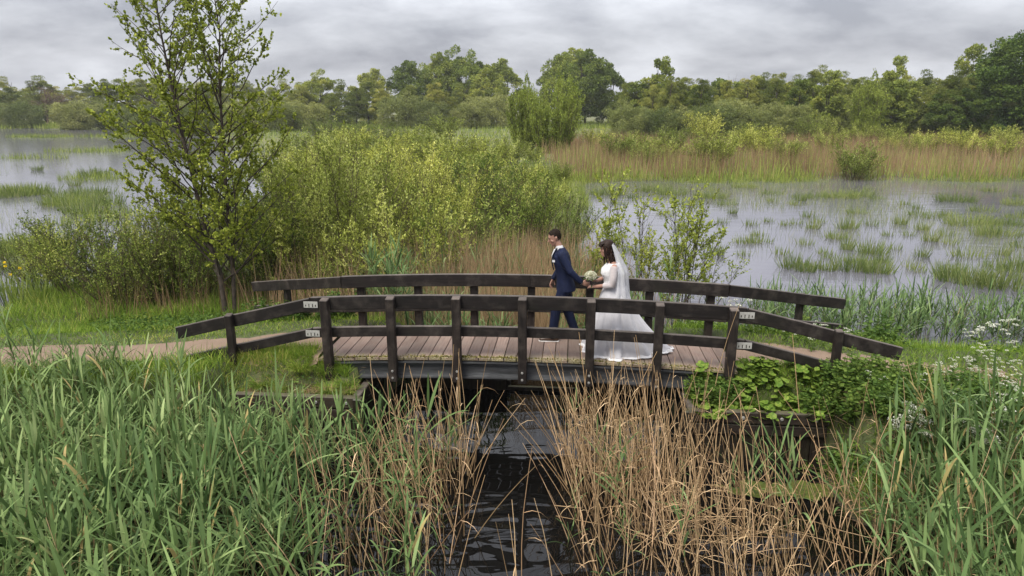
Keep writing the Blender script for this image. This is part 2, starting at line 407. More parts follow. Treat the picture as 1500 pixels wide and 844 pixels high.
# ------------------------------------------------------------------ the setting: ground, water, path
XL = ([12, 15, 18, 22, 36, 63, 100, 170, 400], [-10.5, -13, -13.2, -12, -13.5, -22, -40, -80, -200])
XR = ([12, 16, 20, 30, 47, 60], [2.2, 2.5, 3.0, 3.8, 5.2, 6])
def gz(x, y, road=False):
    x = np.asarray(x, float); y = np.asarray(y, float)
    s, m = sm_of(x, y); a = np.abs(s); m = m - mc(s)
    n = fbm(x * .6, y * .6, 3) - .5; nb = fbm(x * .12, y * .12, 9) - .5
    wet = -.55
    # embankment that carries the path
    top = 1.235 - .30 * sst(3.0, 7.5, a)
    bx = (1 - sst(4.25, 4.6, a))                     # behind the timber boxes the earth is cut back
    near = sst(-2.5, -1.45, m + n * .5) * (1 - bx) + bx * sst(-1.13, -1.02, m)
    top = top - bx * (1 - sst(-1.0, -.62, m)) * .42
    farw = np.where(s < 0, 3.1, 3.0)
    far = 1 - .55 * sst(1.2, 3.3, m + n * .6) - .45 * sst(farw, farw + 2.0, m + n * .8)
    bump_ = n * .16 * sst(.8, 1.6, np.abs(m))
    if not road: top = top - .16 * (1 - sst(3.13, 3.25, a)) * (1 - sst(.8, .95, np.abs(m)))
    dike = wet + (top + bump_ - wet) * near * np.clip(far, 0, 1)
    # low land behind the embankment: a wooded tongue, marsh beyond the pools
    xl = np.interp(y, *XL) + nb * 6; xr = np.interp(y, *XR) + nb * 3
    tongue = sst(xl - 1.0, xl + 1.2, x) * (1 - sst(xr - 1.0, xr + .8, x)) * sst(12.5, 14, y)
    beyond_r = sst(46.5, 49, y + n * 3 + nb * 5) * sst(0, 4, x)
    beyond = sst(168, 176, y + nb * 14)
    leftbank = sst(-6.5, -8, s) * sst(5.5, 3.5, m + n)
    land = np.maximum.reduce([tongue, beyond_r, beyond])
    low = wet + (.16 + n * .22 - wet) * land
    z = np.maximum(dike, low)
    # the ditch under the bridge
    ditch = (1 - sst(2.38, 2.46, a)) * (1 - sst(3.2, 5.0, m + n))
    z = z * (1 - ditch) + np.minimum(z, -.7) * ditch
    # muddy foot of the right-hand bank
    mud = sst(3.6, 4.6, s) * sst(-3.4, -2.2, m + n * .6) * (1 - sst(-1.4, -1.1, m)) 
    z = np.maximum(z, wet + (.34 + n * .25 - wet) * mud)
    return z
def spaced(lo_far, lo, hi, hi_far, step, grow=1.12):
    c = list(np.arange(lo, hi, step)); d = step
    while c[-1] < hi_far: d *= grow; c.append(c[-1] + d)
    d = step; l = []
    p = lo
    while p > lo_far: d *= grow; p -= d; l.append(p)
    return np.array(l[::-1] + c)
gx = spaced(-2500, -13, 15, 2500, .14); gy = spaced(-60, 5, 19, 3000, .14)
GX, GY = np.meshgrid(gx, gy)
GZ = gz(GX, GY); fr = sst(600, 2500, GY); GZ = GZ + fr * 2
nx, ny = len(gx), len(gy); ii = np.arange(nx * ny).reshape(ny, nx)
gg = Geo(); a, b, c, d = ii[:-1, :-1].ravel(), ii[:-1, 1:].ravel(), ii[1:, 1:].ravel(), ii[1:, :-1].ravel()
gg.add(np.stack([GX, GY, GZ], -1), np.concatenate([np.stack([a, b, c], 1), np.stack([a, c, d], 1)]))
tag(link('ground', gg.mesh('ground', ['ground'], True)), kind='structure')
wg = Geo(); wx = np.array([[-2500, -60, 0], [2500, -60, 0], [2500, 3000, 0], [-2500, 3000, 0.]])
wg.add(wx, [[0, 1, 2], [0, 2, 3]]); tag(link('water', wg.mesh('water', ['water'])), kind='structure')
def path_strip(s0, s1, name):
    S = np.linspace(s0, s1, 120); mm = np.linspace(-1, 1, 13); SS, MM = np.meshgrid(S, mm, indexing='ij')
    wl = .56 + .04 * sst(7, 3.5, np.abs(SS)) + .22 * (vnoise(SS * 1.7, MM * 0 + 2, 4) - .5) + .10 * (vnoise(SS * 6, MM * 0, 8) - .5)
    Mv = MM * wl + .06 * np.sin(SS * .5)
    X, Y = xy_of(SS, Mv + mc(SS)); Z = gz(X, Y, True) + .022 - .03 * np.abs(MM) ** 4
    g = Geo(); k = np.arange(SS.size).reshape(SS.shape); a, b, c, d = k[:-1, :-1].ravel(), k[1:, :-1].ravel(), k[1:, 1:].ravel(), k[:-1, 1:].ravel()
    g.add(np.stack([X, Y, Z], -1), np.concatenate([np.stack([a, b, c], 1), np.stack([a, c, d], 1)]))
    tag(link(name, g.mesh(name, ['path'], True)), kind='structure')
path_strip(-30, -3.12, 'path'); path_strip(3.12, 7.4, 'path')

# ------------------------------------------------------------------ the footbridge
br = tag(empty('footbridge', (BO[0], BO[1], 0), -BA), 'dark timber footbridge with steel beams, brown deck boards and rails, arched over the ditch', 'bridge')
ARC = .0095
def dz(s): return -ARC * s * s
rngb = np.random.default_rng(4)
# deck boards
NPL = 33; pitch_ = 6.24 / NPL
pm = bm_mesh('deck_plank', box_bm(0, .02, 0, pitch_ - .011, 1.36, .045, .005), 'deck')
for i in range(NPL):
    s = -3.12 + pitch_ * (i + .5)
    o = link('deck_plank', pm, br, (s, rngb.uniform(-.008, .008), 1.2775 + dz(s) + rngb.uniform(-.002, .002)))
    o.rotation_euler = (0, math.atan(2 * ARC * s), rngb.uniform(-.003, .003))
# steel channel beams with a flange, and a timber nailer on top of each
for m0, sg in ((-.585, -1), (.625, 1)):
    S = np.linspace(-3.0, 3.0, 25)
    w_ = .085 * sg
    prof = [(0, -.13), (w_, -.13), (w_, -.108), (.022 * sg, -.098), (.016 * sg, -.07), (.016 * sg, .07), (.022 * sg, .098), (w_, .108), (w_, .13), (0, .13)]
    link('steel_beam', bm_mesh('steel_beam', sweep([(s, m0, 1.105 + dz(s)) for s in S], prof), 'steel'), br)
    link('nailer', bm_mesh('nailer', sweep([(s, m0 + .03 * sg, 1.2445 + dz(s)) for s in S], rect(.07, .017, .003)), 'wood_x'), br)
for s in np.linspace(-2.2, 2.2, 4):
    box_obj('cross_bearer', (s, .02, 1.09 + dz(s)), (.1, 1.18, .14), 'wood_y', br)
# posts
def bolt(parent, x, y, z, ny=-1, r=.02):
    bm = bmesh.new()
    bmesh.ops.create_cone(bm, cap_ends=True, segments=10, radius1=r, radius2=r * .75, depth=.014, matrix=Matrix.Translation((x, y, z)) @ Matrix.Rotation(R(90) * (1 if ny < 0 else -1), 4, 'X'))
    return link('bolt', bm_mesh('bolt', bm, 'bolt'), parent)
def post(s, m0, ztop, zbot, w_=.125, d_=.12, bolts=(), side=-1):
    h = ztop - zbot
    bm = box_bm(0, 0, 0, w_, d_, h, .009)
    for v in bm.verts:
        if v.co.z > h / 2 - .02 : v.co.z -= .010 * (v.co.y * side / d_ + .5) * 2   # weathered top sheds water outwards
    o = link('post', bm_mesh('post', bm, 'wood_z'), br, (s, m0, (ztop + zbot) / 2))
    o.rotation_euler = (rngb.uniform(-.006, .006), rngb.uniform(-.008, .008), rngb.uniform(-.03, .03))
    for zb in bolts: bolt(o, 0, side * (d_ / 2 + .006), zb - (ztop + zbot) / 2, side)
    return o
NS = [-2.93, -1.945, -.968, 0, .98, 1.95, 2.98]
for s in NS:
    e_ = abs(s) > 2.5
    post(s, -.73, 2.262 + dz(s), .90 if e_ else .955 + dz(s), bolts=() if e_ else (1.13 + dz(s), 1.02 + dz(s)))
FS = [-2.85, -1.87, -.92, .034, 1.00, 1.97, 2.95]
for s in FS: post(s, .79, 2.2 + dz(s), .96 + dz(s), side=1, bolts=(1.13 + dz(s), 1.02 + dz(s)))
# rails of the span: upper and lower, each in two lengths butted on the middle post
def rail(s0, s1, m0, zc_, h, t_=.07, n=10):
    S = np.linspace(s0, s1, n)
    return link('rail', bm_mesh('rail', sweep([(s, m0, zc_ + dz(s)) for s in S], rect(t_, h)), 'wood_x'), br)
KN = 3.17
tops = {}
for s0, s1 in ((-KN, .0), (.004, KN)):
    tops[s0 < -1] = (rail(s0, s1, -.633, 2.163, .205), rail(s0, s1, -.633, 1.713, .155))
for s0, s1 in ((-KN + .03, .03), (.034, KN + .03)):
    rail(s0, s1, .692, 2.163, .205); rail(s0, s1, .692, 1.713, .155)
# sloping approach rails, joined with slotted zinc plates on the camera side
def beam_between(name, p, q, h, t_, parent, mat='wood_x'):
    p = Vector(p); q = Vector(q); d = q - p; L = d.length
    bm = sweep([(-L / 2, 0, 0), (-L / 6, 0, .004), (L / 6, 0, -.003), (L / 2, 0, 0)], rect(t_, h))
    o = link(name, bm_mesh(name, bm, mat), parent, (p + q) / 2)
    o.rotation_euler = (0, -math.asin(d.z / L), math.atan2(d.y, d.x)); return o
def plate(parent_, s, m0, z):
    bm = box_bm(0, 0, 0, .215, .006, .095, .001)
    o = link('joint_plate', bm_mesh('joint_plate', bm, 'zinc'), parent_, (s, m0, z))
    for k, (x, hh) in enumerate(((-.075, .03), (-.025, .05), (.03, .05), (.075, .03))):
        b = box_bm(x, -.005, -.012, .012, .004, hh, 0); link('slot', bm_mesh('slot', b, 'hole'), o)
    return o
zk = dz(KN)
for sg in (-1, 1):
    e0, e1 = sg * (KN + .004), sg * 5.33
    a_, b_ = ((e0, 0), (e1, 0)) if sg > 0 else ((e1, 0), (e0, 0))
    for zc_, h, drop in ((2.163, .185, .52), (1.713, .145, .53)):
        z0, z1 = zc_ + zk, zc_ + zk - drop
        P, Q = ((e0, -.633, z0), (e1, -.633, z1)) if sg > 0 else ((e1, -.633, z1), (e0, -.633, z0))
        beam_between('approach_rail', P, Q, h, .07, br)
        plate(br, sg * (KN - .0), -.674, zc_ + zk - .005)
    post(sg * 4.43, -.72, 1.905, .55, .105, .10)
# far side: the approach rails splay away from the path
for sg, ex, ey in ((-1, -5.40, 2.14), (1, 5.47, 1.88)):
    sx = -KN + .026 if sg < 0 else KN + .034
    for zc_, h, drop in ((2.163, .185, .50), (1.713, .145, .50)):
        P, Q = (sx, .70, zc_ + zk), (ex, ey, zc_ + zk - drop)
        if sg < 0: P, Q = Q, P
        beam_between('approach_rail', P, Q, h, .07, br)
    f_ = .62; px, py = sx + (ex - sx) * f_, .70 + (ey - .70) * f_ + .10
    o = post(px, py, 1.84, .45, .105, .10, side=1); o.rotation_euler[2] = math.atan2((ey - .7), (ex - sx)) if sg > 0 else math.atan2(-(ey - .7), -(ex - sx))
# moss and blown grit caught along the near edge of the deck
g = Geo(); N = 2600; rg = np.random.default_rng(8)
S = rg.uniform(-3.05, 3.05, N); keep = fbm(S * 1.6, S * 0 + .3, 5) + rg.uniform(-.25, .25, N) > .38; S = S[keep]; N = len(S)
mm = -.655 + np.abs(rg.normal(0, .035, N)); P = np.stack([S, mm, 1.300 + dz(S)], 1)
V, F, k = leaves(P, np.stack([rg.normal(size=N), rg.normal(size=N), rg.uniform(.2, 1.2, N)], 1), rg.uniform(.012, .035, N), rg.uniform(.01, .03, N), rg)
M['moss'] = leaf_mat('moss', [(0, (.045, .05, .012)), (.5, (.13, .115, .02)), (1, (.28, .24, .12))], 0, .9)
g.add(V, F, np.repeat(rg.uniform(0, 1, N), k)); tag(link('moss', g.mesh('moss', ['moss']), br), kind='stuff')

# ------------------------------------------------------------------ timber abutments
def abutment(sg, label):
    ab = tag(empty('abutment', (*xy_of(sg * 3.3, -1.0), 0), -BA), label, 'abutment')
    # local frame: x along the bridge, y across; the box front stands .5 m in front of the rail
    x0, x1 = (-.95, .93); xf = -sg * .95
    yf = -.18
    wl = box_obj('waling', (0, yf, .75), (1.92, .11, .17), 'abut_x', ab, .01)
    for x in (-.72, -.2, .32, .78): bolt(wl, x, -.062, 0, -1, .026)
    box_obj('waling', (0, yf + .008, .56), (1.90, .08, .15), 'abut_x', ab, .01)
    box_obj('cap_beam', (-sg * .90, .86, .75), (.12, 1.97, .17), 'wood_y', ab, .01)
    npl = 10
    pmesh = bm_mesh('sheet_pile', box_bm(0, 0, 0, .182, .05, 1.35, .008), 'wet_wood')
    for i in range(npl):
        link('sheet_pile', pmesh, ab, (-.87 + i * .1925, yf + .045 + rngb.uniform(-.006, .006), -.10 + rngb.uniform(-.01, .01)))
    pm2 = bm_mesh('sheet_pile', box_bm(0, 0, 0, .05, .182, 1.35, .008), 'wet_wood')
    for i in range(10):
        link('sheet_pile', pm2, ab, (-sg * (.885 + rngb.uniform(-.006, .006)), -.02 + i * .1925, -.10))
    box_obj('corner_pile', (-sg * .945, yf - .03, .12), (.13, .13, 1.42), 'wet_wood', ab, .012)
    return ab
abutment(-1, 'timber box abutment topped with dry earth and grass tufts')
abutment(1, 'timber box abutment overgrown with broad green leaves')
wb = tag(empty('weir_board', (*xy_of(.15, 1.25), 0), -BA), 'wet timber weir board spanning the ditch beneath the footbridge', 'weir')
box_obj('board', (.05, 0, .0), (1.2, .07, .14), 'wet_wood', wb); box_obj('shade_board', (-1.42, -.01, .17), (1.72, .06, .62), 'wet_wood', wb); box_obj('shade_board', (1.48, -.01, .15), (1.64, .06, .58), 'wet_wood', wb); box_obj('stake', (-.55, .08, -.15), (.09, .09, .62), 'wet_wood', wb); box_obj('stake', (.75, .08, -.15), (.09, .09, .55), 'wet_wood', wb)  # the two side boards are added to darken the water beside the opening

# ------------------------------------------------------------------ foliage materials
M['bark'] = plain('bark_brown', (.055, .042, .032), .9, 0, 9, .45)
M['bark_pale'] = plain('bark_pale', (.15, .135, .115), .9, 0, 6, .4)
M['twig'] = plain('twig_brown', (.085, .066, .036), .9, 0, 4, .3)
M['twig_purple'] = plain('twig_purple', (.075, .052, .055), .9)
M['alder_leaf'] = leaf_mat('alder_leaf', [(0, (0.0963, 0.129, 0.0228)), (.5, (0.204, 0.261, 0.0391)), (1, (0.407, 0.44, 0.0734))], .35, .5, .3)
M['willow_leaf'] = leaf_mat('willow_leaf', [(0, (0.109, 0.137, 0.0237)), (.4, (0.262, 0.306, 0.0523)), (.7, (0.458, 0.507, 0.113)), (1, (0.656, 0.685, 0.228))], .4, .6, .2, .3)
M['willow_green'] = leaf_mat('willow_green_leaf', [(0, (0.0633, 0.0978, 0.0207)), (.45, (0.172, 0.236, 0.0414)), (.8, (0.345, 0.414, 0.092)), (1, (0.517, 0.552, 0.184))], .4, .6, .2, .3)
M['yellow_leaf'] = leaf_mat('young_yellow_leaf', [(0, (0.177, 0.218, 0.0345)), (.5, (0.33, 0.382, 0.0633)), (1, (0.494, 0.546, 0.127))], .45, .6, .25, .2)
M['oak_leaf'] = leaf_mat('oak_leaf', [(0, (0.118, 0.147, 0.0328)), (.5, (0.224, 0.273, 0.0547)), (1, (0.403, 0.41, 0.0911))], .3, .6, .2, .35)
M['scrub_leaf'] = leaf_mat('scrub_leaf', [(0, (0.109, 0.136, 0.0297)), (.5, (0.208, 0.236, 0.0513)), (1, (0.345, 0.345, 0.0878))], .3, .7, .15, .35)
M['sallow_leaf'] = leaf_mat('sallow_leaf', [(0, (0.111, 0.134, 0.0398)), (.5, (0.19, 0.221, 0.0691)), (1, (0.3, 0.317, 0.119))], .3, .7, .15, .3)
M['fan_leaf'] = leaf_mat('fan_leaf', [(0, (0.138, 0.189, 0.0324)), (.5, (0.241, 0.303, 0.054)), (1, (0.356, 0.417, 0.0972))], .35, .7, .15, .2)
M['dark_leaf'] = leaf_mat('dark_leaf', [(0, (0.0431, 0.0745, 0.0197)), (.5, (0.0882, 0.141, 0.0275)), (1, (0.207, 0.275, 0.0589))], .3, .6, .2, .25)
M['bare_twig'] = leaf_mat('bare_twig', [(0, (.10, .075, .055)), (1, (.19, .14, .10))], 0, .9, .1, .1)

# ------------------------------------------------------------------ growing woody plants
def polyline(p, d, L, K, rng, wob, up):
    P = [np.array(p, float)]; d = np.array(d, float); d /= np.linalg.norm(d)
    for i in range(K - 1):
        d = d + rng.normal(0, wob, 3) + np.array([0, 0, up]); d /= np.linalg.norm(d)
        P.append(P[-1] + d * L / (K - 1))
    return np.array(P)
def perp(d, rng, ang):
    d = d / np.linalg.norm(d); r = rng.normal(size=3); r -= d * r.dot(d); r /= np.linalg.norm(r)
    return d * math.cos(ang) + r * math.sin(ang)
class Wood:
    def __init__(s): s.b = {}
    def add(s, P, r0, r1, sides):
        s.b.setdefault((len(P), sides), []).append((P, np.linspace(r0, r1, len(P))))
    def into(s, g, mi):
        for (K, sides), L in s.b.items():
            V, F = tubes(np.array([a for a, _ in L]), np.array([b for _, b in L]), sides); g.add(V, F, None, mi)
def leaves_along(twigs, per, L, W, rng, spread=.6, start=.1, tip=1.0):
    """leaf bases and directions along twig polylines (N,K,3)"""
    T = np.array(twigs); N, K, _ = T.shape
    t = (start + (1 - start) * rng.uniform(0, 1, (N, per)) ** tip) * (K - 1 - 1e-6); i = t.astype(int); f = (t - i)[..., None]
    n = np.arange(N)[:, None]
    P = T[n, i] * (1 - f) + T[n, i + 1] * f; D = norm(T[n, i + 1] - T[n, i])
    D = norm(D * .6 + rng.normal(0, spread, D.shape) + np.array([0, 0, .15]))
    return P.reshape(-1, 3), D.reshape(-1, 3)

def shrub(seed, h, rad, stems, twigs, per, leafL, leafW, lean=1.0, base_r=.35, leaf='willow_leaf', stem_r=.016, low=.18, wood='twig', shape=1.0):
    rng = np.random.default_rng(seed); wd = Wood(); tw = []
    for k in range(stems):
        a = rng.uniform(0, 2 * math.pi); q = math.sqrt(rng.uniform(0, 1)) * lean
        out = np.array([math.cos(a), math.sin(a), 0]); b = out * base_r * q + np.array([rng.normal(0, .1), rng.normal(0, .1), -.1])
        L = h * rng.uniform(.62, 1.05) * (1 - .22 * q)
        tgt = out * rad * q * rng.uniform(.75, 1.05); d = tgt * 1.0 + np.array([0, 0, L]); dl = np.linalg.norm(d)
        P = polyline(b, d, dl, 7, rng, .075, .04 * shape); wd.add(P, stem_r * rng.uniform(.7, 1.3), .004, 4)
        for j in range(twigs):
            t = rng.uniform(low, 1.0) ** .8; x = t * 6 - 1e-6; i = min(5, int(x)); p = P[i] * (1 - x + i) + P[i + 1] * (x - i)
            dd = perp(P[i + 1] - P[i], rng, rng.uniform(.4, 1.05)) + np.array([0, 0, .35])
            Q = polyline(p, dd, rng.uniform(.35, .8) * (h / 3.8) ** .5, 4, rng, .13, .06); wd.add(Q, .005, .002, 3); tw.append(Q)
    g = Geo(); wd.into(g, 0)
    P, D = leaves_along(tw, per, leafL, leafW, rng, .7, .1, .55); N = len(P)
    keep = rng.uniform(size=N) < .50 + 1.5 * (fbm(P[:, 0] * 1.3 + 7, P[:, 2] * 1.3 + P[:, 1], seed) - .42); P, D = P[keep], D[keep]; N = len(P)
    sz = rng.uniform(.7, 1.25, N)
    V, F, k = leaves(P, D, leafL * sz, leafW * sz, rng)
    cl = fbm(P[:, 0] * 1.1, P[:, 2] * 1.1 + 3 * P[:, 1], seed + 3)
    g.add(V, F, np.repeat(np.clip(rng.normal(.42, .24, N) + (cl - .5) * 1.3, 0, 1), k), 1)
    return g.mesh('shrub', [wood, leaf])

def crown_tree(seed, h, rad, trunk_h, clumps, per, lsz, leaf, squash=1.0, bark='bark', clump_r=.2, top=1.0, fine=0., limbs=14, multi=1):
    """far tree: trunk and limbs, leaf-sized faces gathered in clumps over an uneven crown"""
    rng = np.random.default_rng(seed); wd = Wood(); g = Geo(); g2 = Geo()
    cc = np.array([0, 0, trunk_h + (h - trunk_h) * .5]); rz = (h - trunk_h) * .52
    C = []
    while len(C) < clumps:
        d = norm(rng.normal(size=3)); rr = rng.uniform(.35, 1.0) ** .5
        lob = .78 + .42 * vnoise(np.array([math.atan2(d[1], d[0]) * 1.6 + seed]), np.array([d[2] * 2.2 + 5]), seed)[0]
        p = d * rr * lob
        wz = 1 - .45 * max(0, p[2]) ** 1.5 * top if top > 0 else 1
        C.append(cc + np.array([p[0] * rad * wz, p[1] * rad * wz, p[2] * rz]))
    C = np.array(C)
    for k in range(multi):
        b = np.array([rng.normal(0, .25 * (multi > 1)), rng.normal(0, .25 * (multi > 1)), -.3]); dr = np.array([rng.normal(0, .05 + .12 * (multi > 1)), rng.normal(0, .05 + .12 * (multi > 1)), 1])
        T = polyline(b, dr, h * rng.uniform(.78, .95), 8, rng, .05, .03); wd.add(T, h * .016 / multi ** .5, h * .003, 6)
        for j in range(limbs // multi):
            t = rng.uniform(.22, .95) * 7; i = int(t); p = T[i] * (1 - t + i) + T[min(7, i + 1)] * (t - i)
            q = C[rng.integers(len(C))]; d = q - p
            if d[2] < -.5: continue
            Q = polyline(p, d + np.array([0, 0, .3 * np.linalg.norm(d)]), np.linalg.norm(d) * .95, 5, rng, .1, -.02); wd.add(Q, h * .006 / multi ** .5, h * .0015, 4)
    wd.into(g, 0)
    n = clumps * per; ci = np.repeat(np.arange(clumps), per); cr = clump_r * rad * rng.uniform(.6, 1.25, clumps)
    d = norm(rng.normal(size=(n, 3)) + np.array([0, 0, .25])); rr = rng.uniform(.1, 1, n) ** .45
    P = C[ci] + d * (cr[ci] * rr)[:, None] * np.array([1, 1, .75 * squash])
    D = norm(d + rng.normal(0, .7, (n, 3)) + np.array([0, 0, -.1 + fine]))
    s = lsz * rng.uniform(.6, 1.4, n)
    V, F, k = leaves(P, D, s, s * (.62 if not fine else .3), rng, .2)
    cl = np.clip(rng.normal(.45, .18, clumps), 0, 1)
    g.add(V, F, np.repeat(np.clip(cl[ci] + rng.normal(0, .15, n), 0, 1), k), 1)
    Vw, Fw, Aw, Iw = g.arrays(); wm_ = Iw == 0
    def sub(mask, nm, mat):
        f = Fw[mask]; u, inv = np.unique(f, return_inverse=True); q = Geo(); q.add(Vw[u], inv.reshape(-1, 3), Aw[mask]); return q.mesh(nm, [mat])
    return sub(wm_, 'trunk', bark), sub(~wm_, 'crown', leaf)
def tree_root(name, proto, loc, rz, sc_, label, cat='tree', group=None, sx=1.0):
    o = empty(name, loc, rz); o.scale = (sc_ * sx, sc_ * sx, sc_); tag(o, label, cat, group)
    link('trunk', proto[0], o); link('crown', proto[1], o); return o

# ------------------------------------------------------------------ the alder by the path
def alder():
    rng = np.random.default_rng(21); wd = Wood(); tips = []
    base = at(336, 452, .45); Y0 = base[1]
    def pix(u, v, Y): d = ray(u, v); return np.array([0, 0, EYE]) + d * (Y / d[1])
    tr = [[(331, 462, 0), (322, 400, 0), (300, 335, -.1), (283, 262, -.15), (265, 190, -.2), (250, 120, -.2), (238, 60, -.15), (226, -6, -.1), (220, -40, 0)],
          [(344, 462, .1), (341, 390, .2), (335, 330, .2), (330, 255, .25), (325, 180, .3), (321, 110, .3), (322, 50, .3), (314, -5, .3), (310, -34, .3)]]
    for k, T in enumerate(tr):
        P = np.array([pix(u, v, Y0 + dy) for u, v, dy in T]); wd.add(P, .062 - .012 * k, .006, 7)
        for j in range(84):
            t = (j + rng.uniform(.2, .8)) / 84 * .90 + .09; x = t * 8; i = min(7, int(x)); p = P[i] * (1 - x + i) + P[i + 1] * (x - i)
            ax_ = norm(P[i + 1] - P[i]); a = j * 2.4 + rng.normal(0, .4); out = np.array([math.cos(a), math.sin(a), 0])
            d = out * rng.uniform(.7, 1.1) + ax_ * rng.uniform(.5, .95)
            L = (2.85 * (1 - t) ** .62 * rng.uniform(.6, 1.1) + .35) * (1.0 if t > .3 else .85)
            Q = polyline(p, d, L, 6, rng, .09, .07); wd.add(Q, .004 + .011 * (1 - t) + .004 * L, .003, 4)
            for q in range(int(5 + L * 6)):
                tt = rng.uniform(.2, 1) * 5 - 1e-6; ii_ = int(tt); pp = Q[ii_] * (1 - tt + ii_) + Q[min(5, ii_ + 1)] * (tt - ii_)
                dd = perp(Q[min(5, ii_ + 1)] - Q[max(0, ii_ - 1)] + 1e-4, rng, rng.uniform(.5, 1.0)) + np.array([0, 0, .15])
                S = polyline(pp, dd, rng.uniform(.16, .42) * (.5 + .6 * (1 - t)), 4, rng, .14, .04); wd.add(S, .004, .002, 3); tips.append((S, t))
    root = tag(empty('alder_tree', (base[0], base[1], .4)), 'slender two-stemmed alder with sparse dark green leaves beside the gravel path', 'tree')
    off = np.array([base[0], base[1], .4])
    g = Geo(); wd.into(g, 0); g.V = [v - off for v in g.V]; link('trunk', g.mesh('trunk', ['bark'], True), root)
    P, D = leaves_along([s for s, _ in tips], 23, .06, .05, rng, .7, .25); N = len(P); t = np.repeat([t for _, t in tips], 23)
    keep = rng.uniform(size=N) < .95 - .80 * t; P, D, t = P[keep], D[keep], t[keep]; N = len(P)
    sz = rng.uniform(.7, 1.25, N) * (1 - .2 * t)
    V, F, k = leaves(P, D, .058 * sz, .048 * sz, rng, .15, True)
    g = Geo(); g.add(V - off, F, np.repeat(np.clip(rng.normal(.50, .2, N) - .22 * (t - .4), 0, 1), k)); link('crown', g.mesh('crown', ['alder_leaf']), root)
alder()

# ------------------------------------------------------------------ shrubs of the wooded tongue and the water's edge
SH = {
 'a': shrub(31, 3.9, 2.1, 40, 22, 19, .078, .035),
 'b': shrub(32, 3.0, 1.9, 36, 22, 19, .080, .036, leaf='willow_leaf', low=.10, lean=1.1),
 'e': shrub(38, 2.5, 1.7, 34, 22, 19, .078, .036, leaf='willow_green', low=.08, lean=1.15),
 'c': shrub(33, 3.3, 1.7, 36, 22, 19, .078, .035, leaf='willow_green'),
 'd': shrub(34, 2.2, 1.5, 34, 22, 18, .058, .026, leaf='willow_green', low=.05),
 'f': shrub(36, 3.4, 2.1, 34, 24, 13, .11, .055, leaf='willow_leaf'),
 's': shrub(37, 3.3, .75, 11, 18, 24, .076, .036, base_r=.6, leaf='yellow_leaf', stem_r=.014, low=.3, wood='bark'),
}
def put_shrub(key, u, v, Y, sc_, rz, label, group=None, z=None, sx=1.0, name='willow_bush', cat='bush'):
    d = ray(u, v); x = d[0] * Y / d[1]; zz = float(gz(x, Y)) if z is None else z
    o = link(name, SH[key], None, (x, Y, max(zz, -.1)), rz); o.scale = (sc_ * sx, sc_ * sx, sc_)
    return tag(o, label, cat, group)
G1 = 'willow bushes behind the bridge'
L1 = 'pale yellow-green willow bush with many thin stems behind the footbridge rail'
WL = {500: 'tall pale willow bush behind the kink of the far rail', 590: 'wide low pale willow bush closest to the far rail', 640: 'tall pale willow bush behind the low green willow by the groom', 445: 'low pale willow bush beside the alder', 545: 'broad pale willow bush behind the two tall ones', 600: 'rearmost tall pale willow behind the broad one', 455: 'rear pale willow bush showing over the one beside the alder'}
rs = np.random.default_rng(77)
for key, u, Y, sc_, sx in [('a', 500, 18.4, 1.10, .9), ('b', 590, 16.4, .92, .9), ('a', 640, 19.4, .88, .85), ('b', 445, 17.0, .85, .85), ('b', 545, 21.8, 1.12, 1.0), ('a', 600, 24.5, .92, .95), ('a', 455, 25, .95, .95)]:
    put_shrub(key, u, 400, Y, sc_, rs.uniform(0, 6.28), WL[u], None, sx=sx)
put_shrub('e', 672, 400, 18.6, 1.0, 3.0, 'low fresh green willow between the pale willows and the groom')
put_shrub('e', 500, 400, 15.9, .62, 5.0, 'low fresh green willow in front of the pale willows, by the far rail')
put_shrub('c', 765, 400, 22.5, .86, 1.0, 'fresh green willow bush standing among dry reeds behind the groom')
put_shrub('c', 705, 400, 24.5, 1.0, 2.2, 'tall green willow bush just behind the pale willows')
put_shrub('d', 812, 400, 23.5, .95, 4, 'small green willow at the pool edge behind the groom')
for u, Y, k, sc_, lab in [(390, 17.2, 'd', 1.0, 'low leafy bush at the foot of the alder, beside the splayed rail'), (235, 17.0, 'c', .80, 'rounded green bush under the alder branches near the pool'), (150, 18.6, 'd', 1.05, 'low green bush leaning over the pool beyond the gravel path'),
                          (105, 17.4, 'c', .66, 'low spreading bush at the water edge behind the irises'), (180, 16.6, 'd', .95, 'rounded leafy bush behind the grass verge, before the pool'), (262, 16.7, 'd', 1.05, 'leafy bush hugging the alder stems'), (60, 19.5, 'd', .8, 'small bush farthest along the pool edge'), (420, 17.6, 'c', .85, 'green bush between the alder and the splayed rail'),
                          (295, 19.0, 'c', .82, 'green bush directly behind the alder stems'), (385, 21.5, 'c', .95, 'green bush between the alder and the pale willows')]:
    put_shrub(k, u, 400, Y, sc_, rs.uniform(0, 6.28), lab)
# yellow sapling clump in the pool behind the bride
for u, Y, sc_, lab in [(962, 15.6, 1.2, 'tall thin yellow-leaved sapling clump behind the bride'), (1020, 15.2, .80, 'short thin yellow-leaved sapling at the far rail joint'), (918, 16.2, .80, 'thin yellow sapling beside the dry reeds behind the veil')]:
    put_shrub('s', u, 400, Y, sc_, rs.uniform(0, 6.28), lab, name='sapling', cat='sapling')
# scrub further out on the tongue
for i in range(30):
    Y = rs.uniform(27, 64); lo, hi = np.interp(Y, *XL) + 3, np.interp(Y, *XR) - 1.5
    x = lo + (hi - lo) * ((i * .618) % 1); sc_ = rs.uniform(.72, 1.02) * (1 if x < -2 else .85)
    if x > 1: sc_ *= .6
    o = link('willow_bush', SH['f'], None, (x, Y, .05), rs.uniform(0, 6.28)); o.scale = (sc_ * 1.15, sc_ * 1.15, sc_)
    tag(o, 'yellow-green scrub willow on the marsh behind the front bushes', 'bush', 'scrub willows on the marsh')
